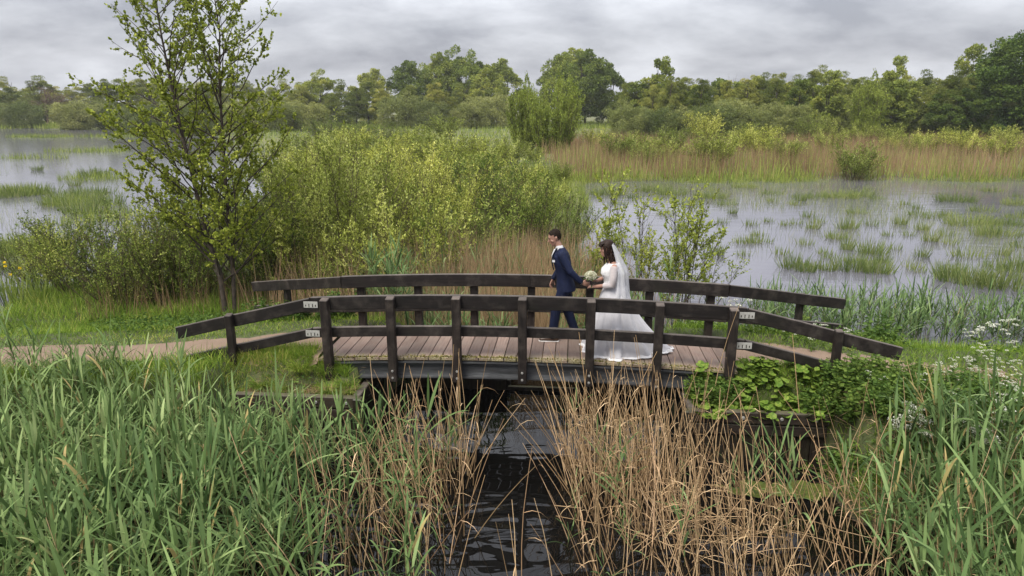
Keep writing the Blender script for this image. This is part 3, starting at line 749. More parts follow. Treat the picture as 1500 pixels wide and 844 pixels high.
# bushes on the reed bank across the right pool
for u, v, Y, sc_, k, lab in [(1250, 262, 49, .82, 'f', 'round pale green bush at the front of the tan reed bank'), (1050, 232, 58, .95, 'f', 'yellow-green bush among the dry reeds, behind the sapling'), (1110, 225, 66, 1.0, 'f', 'yellow-green bush deep in the tan reed bank'),
                             (985, 215, 70, .9, 'f', 'low yellow-green bush at the near end of the reed bank'), (1185, 205, 92, 1.25, 'c', 'broad green bush between the reed bank and the tree line'), (1215, 205, 97, 1.15, 'c', 'green bush just before the lone fan-shaped willow'),
                             (1030, 205, 96, 1.3, 'f', 'pale bush in front of the tree line'), (1340, 222, 70, .7, 'f', 'small yellow bush far along the reed bank'), (1400, 215, 76, .85, 'f', 'yellow-green bush in the reeds below the dark trees'), (1465, 222, 64, .75, 'f', 'green bush in the reeds at the far end of the bank'), (1150, 228, 60, .72, 'f', 'small yellow-green bush in the middle of the reed bank'), (905, 225, 62, .8, 'f', 'yellow-green bush right of the fan-shaped willow foot'), (945, 235, 56, .6, 'f', 'small bush at the water end of the reed bank'), (1300, 212, 82, .9, 'f', 'yellow-green bush between the reeds and the fan-shaped willow'), (1090, 210, 84, 1.0, 'c', 'green bush at the back of the reed bank')]:
    put_shrub(k, u, v, Y, sc_, rs.uniform(0, 6.28), lab, sx=1.15)

# ------------------------------------------------------------------ far trees
OAK = [crown_tree(41 + i, 20, 7.5, 1.2, 120, 210, .48, 'oak_leaf', top=.5) for i in range(3)]
BIR = [crown_tree(51 + i, 12, 2.7, -.2, 90, 230, .27, 'scrub_leaf', top=1.25, clump_r=.25, fine=.9) for i in range(3)]
SAL = [crown_tree(61 + i, 5, 3.6, -.3, 80, 200, .25, 'sallow_leaf', top=.2, clump_r=.24, fine=.3, multi=4) for i in range(2)]
ALD = [crown_tree(71 + i, 13, 3.3, .8, 60, 160, .38, 'oak_leaf', top=.8, clump_r=.24) for i in range(2)]
DRK = [crown_tree(81, 17, 6.5, 1.4, 130, 260, .36, 'dark_leaf', top=.4, clump_r=.19)]
def fan_willow(seed, h, rad):
    rng = np.random.default_rng(seed); wd = Wood(); tw = []
    for k in range(46):
        a = rng.uniform(0, 6.28); q = math.sqrt(rng.uniform()); out = np.array([math.cos(a), math.sin(a), 0])
        d = out * rad * .45 * q + np.array([0, 0, h * rng.uniform(.5, 1) * (1 - .38 * q)])
        P = polyline(out * rad * .5 * q, d, np.linalg.norm(d), 7, rng, .05, .05); wd.add(P, .07, .012, 4)
        for j in range(34):
            t = rng.uniform(.02, 1) * 6 - 1e-6; i = int(t); p = P[i] * (1 - t + i) + P[i + 1] * (t - i)
            Q = polyline(p, perp(P[i + 1] - P[i], rng, rng.uniform(.25, .7)) + np.array([0, 0, .3]), rng.uniform(.6, 2.1), 4, rng, .1, .05); wd.add(Q, .014, .006, 3); tw.append(Q)
    g = Geo(); wd.into(g, 0); t_ = g.mesh('trunk', ['twig'])
    P, D = leaves_along(tw, 15, .2, .08, rng, .5); N = len(P); s = rng.uniform(.6, 1.3, N)
    V, F, k = leaves(P, D, .27 * s, .11 * s, rng); g = Geo()
    cl = fbm(P[:, 0] * .6, P[:, 2] * .6, seed); g.add(V, F, np.repeat(np.clip(rng.normal(.4, .2, N) + cl - .5, 0, 1), k)); return t_, g.mesh('crown', ['fan_leaf'])
FAN = [fan_willow(91, 10, 4.6), fan_willow(92, 10, 3.0)]
def bare_tree(seed, h):
    rng = np.random.default_rng(seed); wd = Wood()
    def rec(p, d, L, r, lv):
        P = polyline(p, d, L, 5, rng, .12, .05); wd.add(P, r, r * .5, 5 if lv < 2 else 3)
        if lv == 4: return
        for k in range(5 if lv else 7):
            i = rng.integers(2, 5); rec(P[i], perp(P[4] - P[2], rng, rng.uniform(.4, .95)) + np.array([0, 0, .12]), L * rng.uniform(.5, .72), r * .5, lv + 1)
    rec(np.array([0, 0, -.3]), np.array([0, 0, 1.]), h * .38, h * .02, 0)
    g = Geo(); wd.into(g, 0); return g.mesh('trunk', ['bare_twig'])
BARE = bare_tree(17, 13)
def far(proto, u, Y, top_v, label, rz, group=None, sx=1.0, name='tree', h0=None, cat='tree', z=.1):
    d = ray(u, 158); x = d[0] * Y / d[1]; dt = ray(u, top_v); h = EYE + dt[2] / dt[1] * Y - z
    return tree_root(name, proto, (x, Y, z), rz, h / h0, label, cat, group, sx)
rf = np.random.default_rng(5)
def ru(): return rf.uniform(0, 6.28)
# the oak wood in the middle
for u, Y, tv in [(600, 205, 90), (645, 212, 80), (690, 208, 82), (735, 215, 90), (665, 225, 76), (548, 215, 104), (715, 200, 100), (820, 196, 78), (858, 190, 76), (890, 198, 96), (470, 196, 108), (845, 205, 72)]:
    far(OAK[rf.integers(3)], u, Y, tv, 'tall dark green oak with rounded crown in the wood beyond the marsh', ru(), 'oaks in the far wood', rf.uniform(.85, 1.1), 'oak_tree', 20)
# softer, paler trees in front of the oaks
for u, Y, tv in [(560, 178, 128), (600, 176, 122), (640, 172, 118), (672, 176, 124), (705, 178, 130), (520, 182, 124), (590, 170, 140), (630, 168, 146), (690, 168, 148), (500, 188, 118), (540, 190, 116), (910, 168, 132), (940, 175, 126), (725, 172, 140), (440, 190, 122)]:
    far(SAL[rf.integers(2)] if tv > 135 else BIR[rf.integers(3)], u, Y, tv, 'pale olive willow tree standing before the oak wood', ru(), 'pale trees before the oak wood', rf.uniform(1.2, 1.6) if tv <= 135 else 1.0, 'willow_tree', 5 if tv > 135 else 12)
# the long tree line on the far side of the right-hand pool
for i in range(66):
    u = 925 + i * 10.2 + rf.uniform(-4, 4); Y = rf.uniform(128, 160) - (u - 925) * .035; tv = 122 - 14 * fbm(np.array([u * .02]), np.array([.5]), 6)[0] * 1.6 + rf.uniform(-6, 10) - (u - 925) * .012
    k = rf.uniform()
    if k < .68: far(BIR[rf.integers(3)], u, Y, tv, 'feathery olive-green young tree in the long tree line behind the reed bank', ru(), 'tree line behind the reed bank', rf.uniform(.95, 1.3), 'birch_tree', 12)
    else: far(ALD[rf.integers(2)], u, Y - 4, tv + 8, 'leafy mid-green tree in the long tree line behind the reed bank', ru(), 'leafy trees in the tree line', rf.uniform(.95, 1.3), 'alder_tree', 13)
for i in range(16):
    u = 930 + i * 36 + rf.uniform(-10, 10); far(SAL[rf.integers(2)], u, rf.uniform(112, 122), rf.uniform(146, 164), 'dense rounded sallow at the foot of the tree line', ru(), 'sallows under the tree line', rf.uniform(.9, 1.25), 'sallow_bush', 5, 'bush')
far(ALD[0], 968, 150, 84, 'tall open-crowned tree rising above the tree line near the oaks', 1.0, None, .8, 'alder_tree', 13)
far(ALD[1], 1415, 140, 70, 'tall slender tree rising behind the big dark tree', 2.0, None, .9, 'alder_tree', 13)
far(ALD[1], 1308, 150, 86, 'slim tree poking above the tree line beside the fan-shaped willow', 4.0, None, .7, 'alder_tree', 13)
far(DRK[0], 1492, 108, 40, 'large dark green tree closing the tree line at the marsh edge', .6, None, 1.05, 'oak_tree', 17)
far(DRK[0], 1452, 116, 86, 'dark rounded tree leaning out beside the largest dark tree', 3.1, None, 1.15, 'oak_tree', 17)
far(DRK[0], 1400, 112, 128, 'low dark tree below the slender tall one', 4.4, None, 1.3, 'oak_tree', 17)
far(FAN[0], 812, 77, 92, 'broad fan-shaped willow standing alone in the marsh before the oaks', .4, None, .82, 'willow_tree', 10)
far(FAN[1], 770, 80, 104, 'narrow upright willow beside the broad fan-shaped one', 2.0, None, .8, 'willow_tree', 10)
far(FAN[1], 1272, 108, 100, 'fan-shaped willow standing in front of the long tree line', 1.2, None, .95, 'willow_tree', 10)
# the left side beyond the open pool
for i in range(38):
    u = -300 + i * 20.5 + rf.uniform(-6, 6); far(BIR[rf.integers(3)], u, rf.uniform(205, 250), rf.uniform(112, 126), 'dull green tree in the distant wood across the open pool', ru(), 'distant wood across the open pool', rf.uniform(1.3, 1.9), 'birch_tree', 12)
for i in range(9):
    u = 190 + i * 32 + rf.uniform(-8, 8); far(SAL[rf.integers(2)], u, rf.uniform(120, 165), rf.uniform(148, 156), 'rounded sallow on the far shore behind the alder', ru(), 'sallows on the far shore behind the alder', rf.uniform(.9, 1.3), 'sallow_bush', 5, 'bush')
for u, Y, tv in [(30, 178, 149), (110, 165, 148), (-10, 182, 152), (150, 170, 152), (-75, 180, 150), (-150, 185, 152), (-220, 190, 151)]:
    far(SAL[rf.integers(2)], u, Y, tv, 'big dome-shaped sallow on the far shore of the open pool', ru(), 'dome sallows on the far shore', 1.25, 'sallow_bush', 5, 'bush')
for i in range(13):
    u = 880 + i * 48 + rf.uniform(-14, 14); Y = rf.uniform(54, 92); put_shrub('f', u, 230, Y, rf.uniform(.5, .85), ru(), 'small yellow-green bush scattered through the tan reed bank', 'small bushes in the reed bank', sx=1.25)
d = ray(66, 158); o = link('bare_tree', BARE, None, (d[0] * 200 / d[1], 200, .1), .7); o.scale = (1.75, 1.75, 1.08); tag(o, 'leafless brown spreading tree above the distant wood', 'tree')
d = ray(1069, 158); o = link('bare_tree', bare_tree(5, 13), None, (d[0] * 140 / d[1], 140, .1), .7); o.scale = (.25, .25, 1.12); tag(o, 'thin dead snag sticking up out of the tree line', 'tree')
for u, v, Y, sc_ in [(552, 178, 92, 1.25), (590, 180, 90, 1.05), (470, 175, 110, 1.5), (520, 175, 100, 1.3), (650, 178, 98, 1.0)]:
    put_shrub('d' if u < 640 else 'f', u, v, Y, sc_ * 1.15, ru(), 'bright green low bush in the middle of the marsh', 'bright bushes in the middle marsh', sx=1.3)

# ------------------------------------------------------------------ reeds, sedges, grass and flowers
M['reed_leaf'] = leaf_mat('reed_leaf', [(0, (0.0468, 0.082, 0.0272)), (.4, (0.104, 0.17, 0.0544)), (.75, (0.198, 0.285, 0.104)), (.985, (0.322, 0.4, 0.176)), (1, (0.374, 0.3, 0.12))], .3, .5, .35, .2)
M['reed_stem'] = leaf_mat('reed_stem', [(0, (.10, .085, .035)), (.5, (.16, .15, .06)), (1, (.24, .19, .10))], 0, .6, .3, .15)
M['dry_reed'] = leaf_mat('dry_reed', [(0, (0.187, 0.121, 0.0648)), (.5, (0.462, 0.303, 0.162)), (1, (0.704, 0.506, 0.302))], .1, .65, .3, .15)
M['tan_reed'] = leaf_mat('tan_reed', [(0, (0.167, 0.104, 0.0588)), (.5, (0.293, 0.194, 0.113)), (1, (0.411, 0.287, 0.168))], .2, .8, .1, .1)
M['sedge'] = leaf_mat('sedge', [(0, (0.0786, 0.122, 0.026)), (.5, (0.172, 0.237, 0.0455)), (1, (0.343, 0.386, 0.0975))], .35, .6, .2, .2)
M['pool_grass'] = leaf_mat('pool_grass', [(0, (0.0805, 0.121, 0.0345)), (.5, (0.172, 0.224, 0.0633)), (1, (0.345, 0.345, 0.161))], .35, .6, .2, .2)
M['grass'] = leaf_mat('grass_blade', [(0, (0.0714, 0.13, 0.0176)), (.5, (0.152, 0.248, 0.0328)), (.85, (0.268, 0.368, 0.0567)), (1, (0.5, 0.442, 0.139))], .35, .6, .25, .1)
M['herb'] = leaf_mat('herb_leaf', [(0, (0.0405, 0.0743, 0.0162)), (.5, (0.081, 0.142, 0.027)), (1, (0.162, 0.23, 0.0473))], .3, .5, .3, .2)
M['broad'] = leaf_mat('broad_leaf', [(0, (.07, .13, .02)), (.5, (.13, .215, .03)), (1, (.24, .30, .06))], .3, .45, .4, .15)
M['umbel'] = leaf_mat('white_umbel', [(0, (.55, .56, .42)), (1, (.85, .85, .76))], .3, .8, .1, .05)
M['yellow_petal'] = leaf_mat('yellow_petal', [(0, (.65, .45, .02)), (1, (.85, .65, .04))], .3, .6, .2, .05)

def rv(rng, a, b, n=None): return rng.uniform(a, b, n)
# --- green reed: a stem and arching blades
def reed_variant(seed, h=1.4):
    rng = np.random.default_rng(seed); lean = rng.normal(0, .05, 2)
    T = np.linspace(0, 1, 5); P = np.stack([lean[0] * T ** 2 * h, lean[1] * T ** 2 * h, T * h], 1)
    st = Geo(); V, F = tubes(P[None], np.linspace(.0055, .003, 5)[None], 3); st.add(V, F, rng.uniform(.2, .8))
    lv = []; n = int(rng.integers(7, 10)); a = rng.uniform(0, 6.28)
    for i in range(n):
        t = .44 + .56 * (i + .3) / n; p = np.array([lean[0] * t * t * h, lean[1] * t * t * h, t * h])
        a += math.pi + rng.normal(0, .55); th = rng.uniform(.40, 1.0) * (1.15 - .40 * t)
        if i == n - 1: th = .12
        D = np.array([[math.cos(a) * math.sin(th), math.sin(a) * math.sin(th), math.cos(th)]])
        L = rng.uniform(.42, .74) * (.85 + .3 * math.sin(t * 3.1)); g = Geo()
        side = np.array([[-math.sin(a), math.cos(a), rng.normal(0, .25)]])
        dead = rng.uniform() < .012
        V, F, k = ribbons(p[None], D, L, rng.uniform(.029, .045), rng.uniform(.05, .42) * (1.3 - t) + .05, 6, .35, side)
        g.add(V, F, 1.0 if dead else rng.uniform(.0, .88)); lv.append(g)
    return st, lv
RV = [reed_variant(200 + i) for i in range(12)]
def merged(v):
    g = Geo()
    for k, q in enumerate([v[0]] + v[1]):
        V, F, A, I = q.arrays(); g.add(V, F, A, 0 if k == 0 else 1)
    return g.arrays()
RVM = [merged(v) for v in RV]
RVO = [(v[0].mesh('stem', ['reed_stem']), [q.mesh('leaf', ['reed_leaf']) for q in v[1]]) for v in RV]
def in_frame(P, z):
    d = np.stack([P[:, 0], P[:, 1] * math.cos(TH) - (z - EYE) * math.sin(TH), P[:, 1] * math.sin(TH) + (z - EYE) * math.cos(TH)], 1)
    u = 750 + FP * d[:, 0] / d[:, 1]; v = 422 - FP * d[:, 2] / d[:, 1]
    return (u > 10) & (u < 1490) & (v > 0) & (v < 830)
def reed_bed(P, hh, seed, n_obj, label, group, stuff_label, wind=(0, 0)):
    """nearest n_obj reeds stand as things of their own, the mass behind them is one object"""
    rng = np.random.default_rng(seed); N = len(P); pick = rng.integers(0, len(RV), N); rz = rng.uniform(0, 6.28, N); sc_ = hh / 1.4
    tl = np.abs(rng.normal(0, .07, N)); td = rng.uniform(0, 6.28, N)
    vx = tl * np.cos(td) + wind[0]; vy = tl * np.sin(td) + wind[1]; tl = np.hypot(vx, vy); td = np.arctan2(vy, vx)
    dist = np.linalg.norm(P - np.array([0, 0, EYE]), axis=1); vis = in_frame(P, P[:, 2] + hh * .8)
    order = np.argsort(np.where(vis, dist, 1e6)); ind = order[:n_obj]; rest = order[n_obj:]
    for i in ind:
        r = empty('reed', P[i], rz[i]); r.scale = (sc_[i],) * 3
        r.rotation_mode = 'QUATERNION'
        ax_ = Vector((-math.sin(td[i]), math.cos(td[i]), 0)); r.rotation_quaternion = Matrix.Rotation(math.atan(tl[i]), 4, ax_).to_quaternion() @ Matrix.Rotation(rz[i], 4, 'Z').to_quaternion()
        tag(r, label, 'reed', group); sm_, lm = RVO[pick[i]]
        link('stem', sm_, r)
        for q in lm: link('leaf', q, r)
    g = scatter(RVM, pick[rest], P[rest], rz[rest], sc_[rest], tl[rest], td[rest])
    tag(link('reed_bed', g.mesh('reed_bed', ['reed_stem', 'reed_leaf'])), stuff_label, 'reeds', kind='stuff')

rg = np.random.default_rng(11)
def ground_pts(x, y, sink=.05, floor=-.25): return np.stack([x, y, np.maximum(gz(x, y), floor) - sink], 1)
# left bed, between the camera and the path
N = 2900; x = rv(rg, -9.5, -.9, N); y = rv(rg, 3.7, 10.2, N); s, m = sm_of(x, y)
xb = np.interp(y, [4, 6, 7.5, 9, 10], [-2.0, -2.1, -2.2, -2.45, -2.8]) + (fbm(x * 0 + 1, y * 1.5, 2) - .5) * .7
dens = 1 - sst(-1.6, -.2, x - xb) * .5 - sst(-.35, .75, x - xb) * .44
top_m = np.where(s < -4.5, -1.25, -1.42) - .35 * fbm(x, y, 6)
ok = (rv(rg, 0, 1, N) < dens * .86) & (m < top_m) & (np.abs(x) < y * .85 + .9)
x, y = x[ok], y[ok]; P = ground_pts(x, y); hh = 1.46 - .75 * np.clip(P[:, 2], 0, 1) + rg.normal(0, .13, len(x)) + .25 * (fbm(x * .9, y * .9, 12) - .5)
s, m = sm_of(x, y); hh = np.where((s > -4.6) & (m > -2.2), hh * (.52 + .16 * rg.uniform(size=len(x))), hh)
reed_bed(P, np.clip(hh, .5, 1.9), 1, 195, 'leafy green reed in the dense bed between the ditch and the gravel path', 'green reeds below the gravel path', 'dense bed of green reeds below the gravel path', (.03, 0))
# right bed
N = 1700; x = rv(rg, 3.2, 9.5, N); y = rv(rg, 3.8, 9.3, N); s, m = sm_of(x, y)
xb = np.interp(y, [4, 6, 7.4, 8.4, 9.3], [3.6, 4.1, 5.0, 5.7, 6.3]) + (fbm(x * 0 + 3, y * 1.4, 5) - .5) * .6
ok = (rv(rg, 0, 1, N) < sst(-.5, .5, x - xb) * .62 + .05) & (m < -1.75 - .5 * fbm(x, y, 7)) & (x < y * .85 + 1)
x, y = x[ok], y[ok]; P = ground_pts(x, y); hh = 1.45 - .6 * np.clip(P[:, 2], 0, 1) + rg.normal(0, .16, len(x))
reed_bed(P, np.clip(hh, .6, 2), 2, 95, 'long-bladed green reed leaning over the mud below the white-flowered bank', 'green reeds below the white-flowered bank', 'bed of leaning green reeds below the white-flowered bank', (-.14, .02))
# reeds along the pool side of the right bank, and thin ones in the ditch
N = 1100; x = rv(rg, 3.6, 14, N); y = rv(rg, 12.6, 16.6, N); s, m = sm_of(x, y)
ok = (m > 3.0 + .8 * fbm(x, y, 3)) & (m < 5.6) & (s > 4.6); x, y = x[ok], y[ok]; P1 = ground_pts(x, y, .05, -.15); h1 = rv(rg, .85, 1.3, len(x))
N = 330; x = rv(rg, -1.9, 3.4, N); y = rv(rg, 6.0, 9.6, N); ok = (np.abs(x + .05 - (y - 7.5) * .05) > .62) & (rv(rg, 0, 1, N) < np.where(x > .6, .16, .5)); x, y = x[ok], y[ok]; P2 = ground_pts(x, y); h2 = rv(rg, .6, 1.25, len(x))
N = 760; x = rv(rg, -2.6, 2.9, N); y = 11.7 + 5 * rv(rg, 0, 1, N) ** 1.3; ok = (y > 14.2) | (np.abs(x - .35) > .42); x, y = x[ok], y[ok]; N = len(x); P3 = ground_pts(x, y); h3 = rv(rg, .7, 1.5, N)
P = np.concatenate([P1, P2, P3]); hh = np.concatenate([h1, h2, h3]); N = len(P)
g = scatter(RVM, rg.integers(0, 12, N), P, rv(rg, 0, 6.28, N), hh / 1.4, np.abs(rg.normal(0, .08, N)), rv(rg, 0, 6.28, N))
tag(link('reed_fringe', g.mesh('reed_fringe', ['reed_stem', 'reed_leaf'])), 'fringe of green reeds along the ditch and the pool bank', 'reeds', kind='stuff')

# --- dry reed stalks: bent and snapped, in the ditch in front of the bridge
def dry_variant(seed):
    rng = np.random.default_rng(seed); L = rng.uniform(1.2, 2.1); th = abs(rng.normal(.17, .25)); a = 0
    d = np.array([math.sin(th), 0, math.cos(th)]); P = [np.zeros(3)]; snap = rng.uniform(.45, .95) if rng.uniform() < .16 else 2
    for i in range(6):
        t = (i + 1) / 6
        if t > snap: d = norm(d + np.array([rng.uniform(.3, 1.3), rng.normal(0, .5), -rng.uniform(.4, 1.2)])); snap = 3
        d = norm(d + np.array([.03, rng.normal(0, .03), -.015])); P.append(P[-1] + d * L / 6)
    g = Geo(); V, F = tubes(np.array(P)[None], np.linspace(.0075, .003, 7)[None], 3); g.add(V, F, rng.uniform(.0, .85))
    if rng.uniform() < .5:
        q = P[rng.integers(2, 6)]; an = rng.uniform(0, 6.28); V, F, k = ribbons(q[None], np.array([[math.cos(an), math.sin(an), .3]]), .28, .011, .2, 3); g.add(V, F, rng.uniform(.4, 1))
    return g
DV = [dry_variant(300 + i) for i in range(22)]; DVM = [v.arrays() for v in DV]; DVO = [v.mesh('dry_stalk', ['dry_reed']) for v in DV]
def blob(cx, cy, rx, ry, n): return np.stack([cx + rg.normal(0, rx, n), cy + rg.normal(0, ry, n)], 1)
Q = np.concatenate([blob(1.35, 8.1, .45, .6, 190), blob(2.0, 7.3, .6, .7, 130), blob(3.2, 6.6, .9, .7, 90), blob(1.1, 7.0, .3, .8, 50), blob(-.95, 7.9, .3, .9, 95), blob(-1.5, 7.0, .45, .9, 100), blob(-.62, 8.7, .3, .5, 60), blob(1.0, 8.9, .3, .3, 60), blob(2.0, 8.8, .5, .3, 60), blob(4.9, 6.3, 1.2, .9, 110), blob(-3.0, 6.2, 1.2, 1.2, 30), blob(2.6, 5.6, 1.0, .5, 80)])
ok = (Q[:, 1] < 9.15) & (Q[:, 1] > 4.0) & ~((np.abs(Q[:, 0] - .1) < .62) & (Q[:, 1] > 6.0)); Q = Q[ok]
P = ground_pts(Q[:, 0], Q[:, 1], .05, -.2); N = len(P); pick = rg.integers(0, len(DV), N); rz = rg.normal(2.7, 1.5, N); sc_ = rv(rg, .7, 1.1, N)
dist = np.linalg.norm(P - np.array([0, 0, EYE]), axis=1); order = np.argsort(np.where(in_frame(P, .7), dist, 1e6)); ind, rest = order[:285], order[285:]
for i in ind:
    o = link('dry_reed_stalk', DVO[pick[i]], None, P[i], rz[i]); o.scale = (sc_[i],) * 3
    tag(o, 'dry tan reed stalk standing bent in the dark ditch before the footbridge', 'reed stalk', 'dry reed stalks in the ditch')
g = scatter(DVM, pick[rest], P[rest], rz[rest], sc_[rest])
# fallen litter of the same stalks lying on the water
N = 70; Pl = np.stack([rg.normal(2.5, .65, N), rg.normal(7.35, .5, N), rv(rg, .01, .16, N)], 1); an = rg.normal(.2, .7, N); L = rv(rg, .3, 1.1, N)
D = np.stack([np.cos(an), np.sin(an), rg.normal(0, .10, N)], 1); T = np.linspace(-.5, .5, 3)
V, F = tubes(Pl[:, None] + D[:, None] * (L[:, None] * T)[..., None] + rg.normal(0, .02, (N, 3, 3)), np.full((N, 3), .0042), 3); g.add(V, F, np.tile(np.repeat(rv(rg, .1, .9, N), 6), 2))
tag(link('dry_reeds', g.mesh('dry_reeds', ['dry_reed'])), 'tangle of dry tan reeds filling the ditch edge', 'reeds', kind='stuff')

# --- tan reed stands behind the bridge and across the pool
def stalks(P, h, w_, rng, lean=.12, segs=2):
    N = len(P); D = np.stack([rng.normal(0, lean, N), rng.normal(0, lean, N), np.ones(N)], 1)
    an = rng.normal(0, .6, N); side = np.stack([np.cos(an), np.sin(an), np.zeros(N)], 1)
    return ribbons(P, D, h, w_, np.abs(rng.normal(0, .06, N)) * h, segs, 0, side)
g = Geo()
N = 3800; x = np.concatenate([rg.normal(.6, 1.3, N // 2), rv(rg, -5.5, 2.6, N // 2)]); y = rv(rg, 12.8, 18.5, N); s, m = sm_of(x, y)
ok = (m > 2.6) & (x < 3.4); x, y = x[ok], y[ok]; P = ground_pts(x, y); V, F, k = stalks(P, rv(rg, 1.1, 2.2, len(x)), rv(rg, .009, .017, len(x)), rg, .16, 3); g.add(V, F, np.repeat(rv(rg, .1, .95, len(x)), k))
N = 3000; x = rg.normal(.1, 1.0, N); y = rv(rg, 12.5, 16.5, N); P = ground_pts(x, y, .05, -.2); V, F, k = stalks(P, rv(rg, 1.0, 2.5, N), rv(rg, .009, .017, N), rg, .17, 3); g.add(V, F, np.repeat(rv(rg, .35, 1, N), k))
N = 420; x = rv(rg, 1.5, 6.5, N); y = rv(rg, 13.8, 16.5, N); P = ground_pts(x, y, .05, -.2); V, F, k = stalks(P, rv(rg, .5, 1.2, N), .009, rg, .12, 3); g.add(V, F, np.repeat(rv(rg, .2, .9, N), k))
N = 700; x = rv(rg, -10, -4.5, N); y = rv(rg, 15.0, 18.5, N); P = ground_pts(x, y); V, F, k = stalks(P, rv(rg, .5, 1.2, N), .012, rg, .16, 3); g.add(V, F, np.repeat(rv(rg, 0, .5, N), k))
tag(link('tan_reeds', g.mesh('tan_reeds', ['tan_reed'])), 'stand of dry tan reeds behind the footbridge', 'reeds', kind='stuff')
g = Geo()
N = 46000; y = 47 + 50 * rv(rg, 0, 1, N) ** 1.5; x = rv(rg, 3, 78, N); z = gz(x, y); pat = fbm(x * .09, y * .05, 21)
ok = (z > -.12) & (x < y * .8 + 3) & (rv(rg, 0, 1, N) < .30 + 1.9 * (pat - .42)); x, y, z = x[ok], y[ok], z[ok]; n = len(x)
V, F, k = stalks(np.stack([x, y, z - .1], 1), rv(rg, 1.3, 2.3, n) * (.8 + .4 * fbm(x * .2, y * .2, 4)), rv(rg, .022, .05, n) * (y / 55), rg, .10); g.add(V, F, np.repeat(np.clip(rg.normal(.42, .16, n) + 1.3 * (fbm(x * .35, y * .2, 44) - .5), 0, 1), k))
tag(link('reed_bank', g.mesh('reed_bank', ['tan_reed'])), 'wide bank of dry tan reeds across the pool', 'reeds', kind='stuff')

# --- green sedge over the low land
g = Geo()
def sedge(x, y, h, w_, keepz=-.12, lo=.2, hi=.9, lean=.28):
    z = gz(x, y); ok = z > keepz; x, y, z = x[ok], y[ok], z[ok]; n = len(x); h = np.broadcast_to(h, len(ok))[ok]; w2 = np.broadcast_to(w_, len(ok))[ok]
    V, F, k = stalks(np.stack([x, y, z - .05], 1), h * rv(rg, .6, 1.2, n), w2, rg, lean); g.add(V, F, np.repeat(np.clip(rv(rg, lo, hi, n) + (fbm(x * .25, y * .25, 2) - .5) * .5, 0, 1), k))
N = 26000; y = 47 + 130 * rv(rg, 0, 1, N) ** 1.3; x = rv(rg, -1.0, 1.0, N) * (y * .8 + 3); sedge(x, y, .9, .045 * y / 50)
N = 22000; y = rv(rg, 15.5, 50, N); x = np.interp(y, *XL) + (np.interp(y, *XR) - np.interp(y, *XL)) * rv(rg, 0, 1, N); sedge(x, y, .65, .012 * (y / 16) ** .8)
N = 9000; y = 46.5 + np.abs(rg.normal(0, 1.6, N)); x = rv(rg, 3, 50, N); sedge(x, y, .75, .045, -.5)
N = 26000; y = 165 + 60 * rv(rg, 0, 1, N); x = rv(rg, -1, 1, N) * y * .8; sedge(x, y, 1.3, .17)
for u, v, rx, ry, n in [(95, 186, 7, 7, 900), (150, 178, 12, 8, 900), (30, 232, 5, 1.2, 300), (60, 201, 6, 2.5, 500), (20, 285, 2.2, .8, 500), (110, 300, 1.6, 1.2, 500), (140, 262, 2.5, 2, 500), (25, 372, 1.5, .8, 900), (150, 320, 1.5, 2, 600), (400, 250, 3, 5, 500), (130, 222, 5, 3, 500), (200, 200, 10, 6, 700)]:
    p = at(u, v, 0); a_ = rv(rg, 0, 6.28, n); q = np.sqrt(rv(rg, 0, 1, n)); x = p[0] + np.cos(a_) * q * rx; y = p[1] + np.sin(a_) * q * ry; f_ = np.clip(p[1] / 22, 1, 9)
    V, F, k = stalks(np.stack([x, y, np.full(n, -.05)], 1), rv(rg, .3, .75, n) * f_ ** .2, .013 * f_, rg, .22); g.add(V, F, np.repeat(rv(rg, .1, .95, n), k))
N = 6500; y = 48 + 40 * rv(rg, 0, 1, N) ** 1.4; x = rv(rg, 4, 70, N); ok = (fbm(x * .12, y * .1, 55) > .5); sedge(x[ok], y[ok], 1.7, .05, -.1, .3, 1.0, .14)
tag(link('sedge', g.mesh('sedge', ['sedge'])), 'green and yellow sedge covering the marsh', 'sedge', kind='stuff')

# --- tussocks standing in the pools
def tussock(seed, n, r, h, w_=.022):
    rng = np.random.default_rng(seed); a = rng.uniform(0, 6.28, n); q = np.sqrt(rng.uniform(0, 1, n)) * r
    P = np.stack([np.cos(a) * q, np.sin(a) * q * .8, np.full(n, -.1)], 1); D = np.stack([np.cos(a) * q / r * .35 + rng.normal(0, .14, n), np.sin(a) * q / r * .35 + rng.normal(0, .14, n), np.ones(n)], 1)
    an = rng.normal(0, .8, n); V, F, k = ribbons(P, D, h * rng.uniform(.5, 1.15, n), w_, np.abs(rng.normal(0, .08, n)), 3, 0, np.stack([np.cos(an), np.sin(an), np.zeros(n)], 1))
    g = Geo(); g.add(V, F, np.repeat(np.clip(rng.normal(.5, .22, n), 0, 1), k)); return g.mesh('tussock', ['pool_grass'])
TU = [tussock(400 + i, n, r, h) for i, (n, r, h) in enumerate([(150, .38, .62), (80, .2, .55), (240, .6, .7), (46, .3, .45), (110, .5, .5), (300, .8, .6)])]
LT = 'clump of green water grass standing in the open pool beyond the bridge'
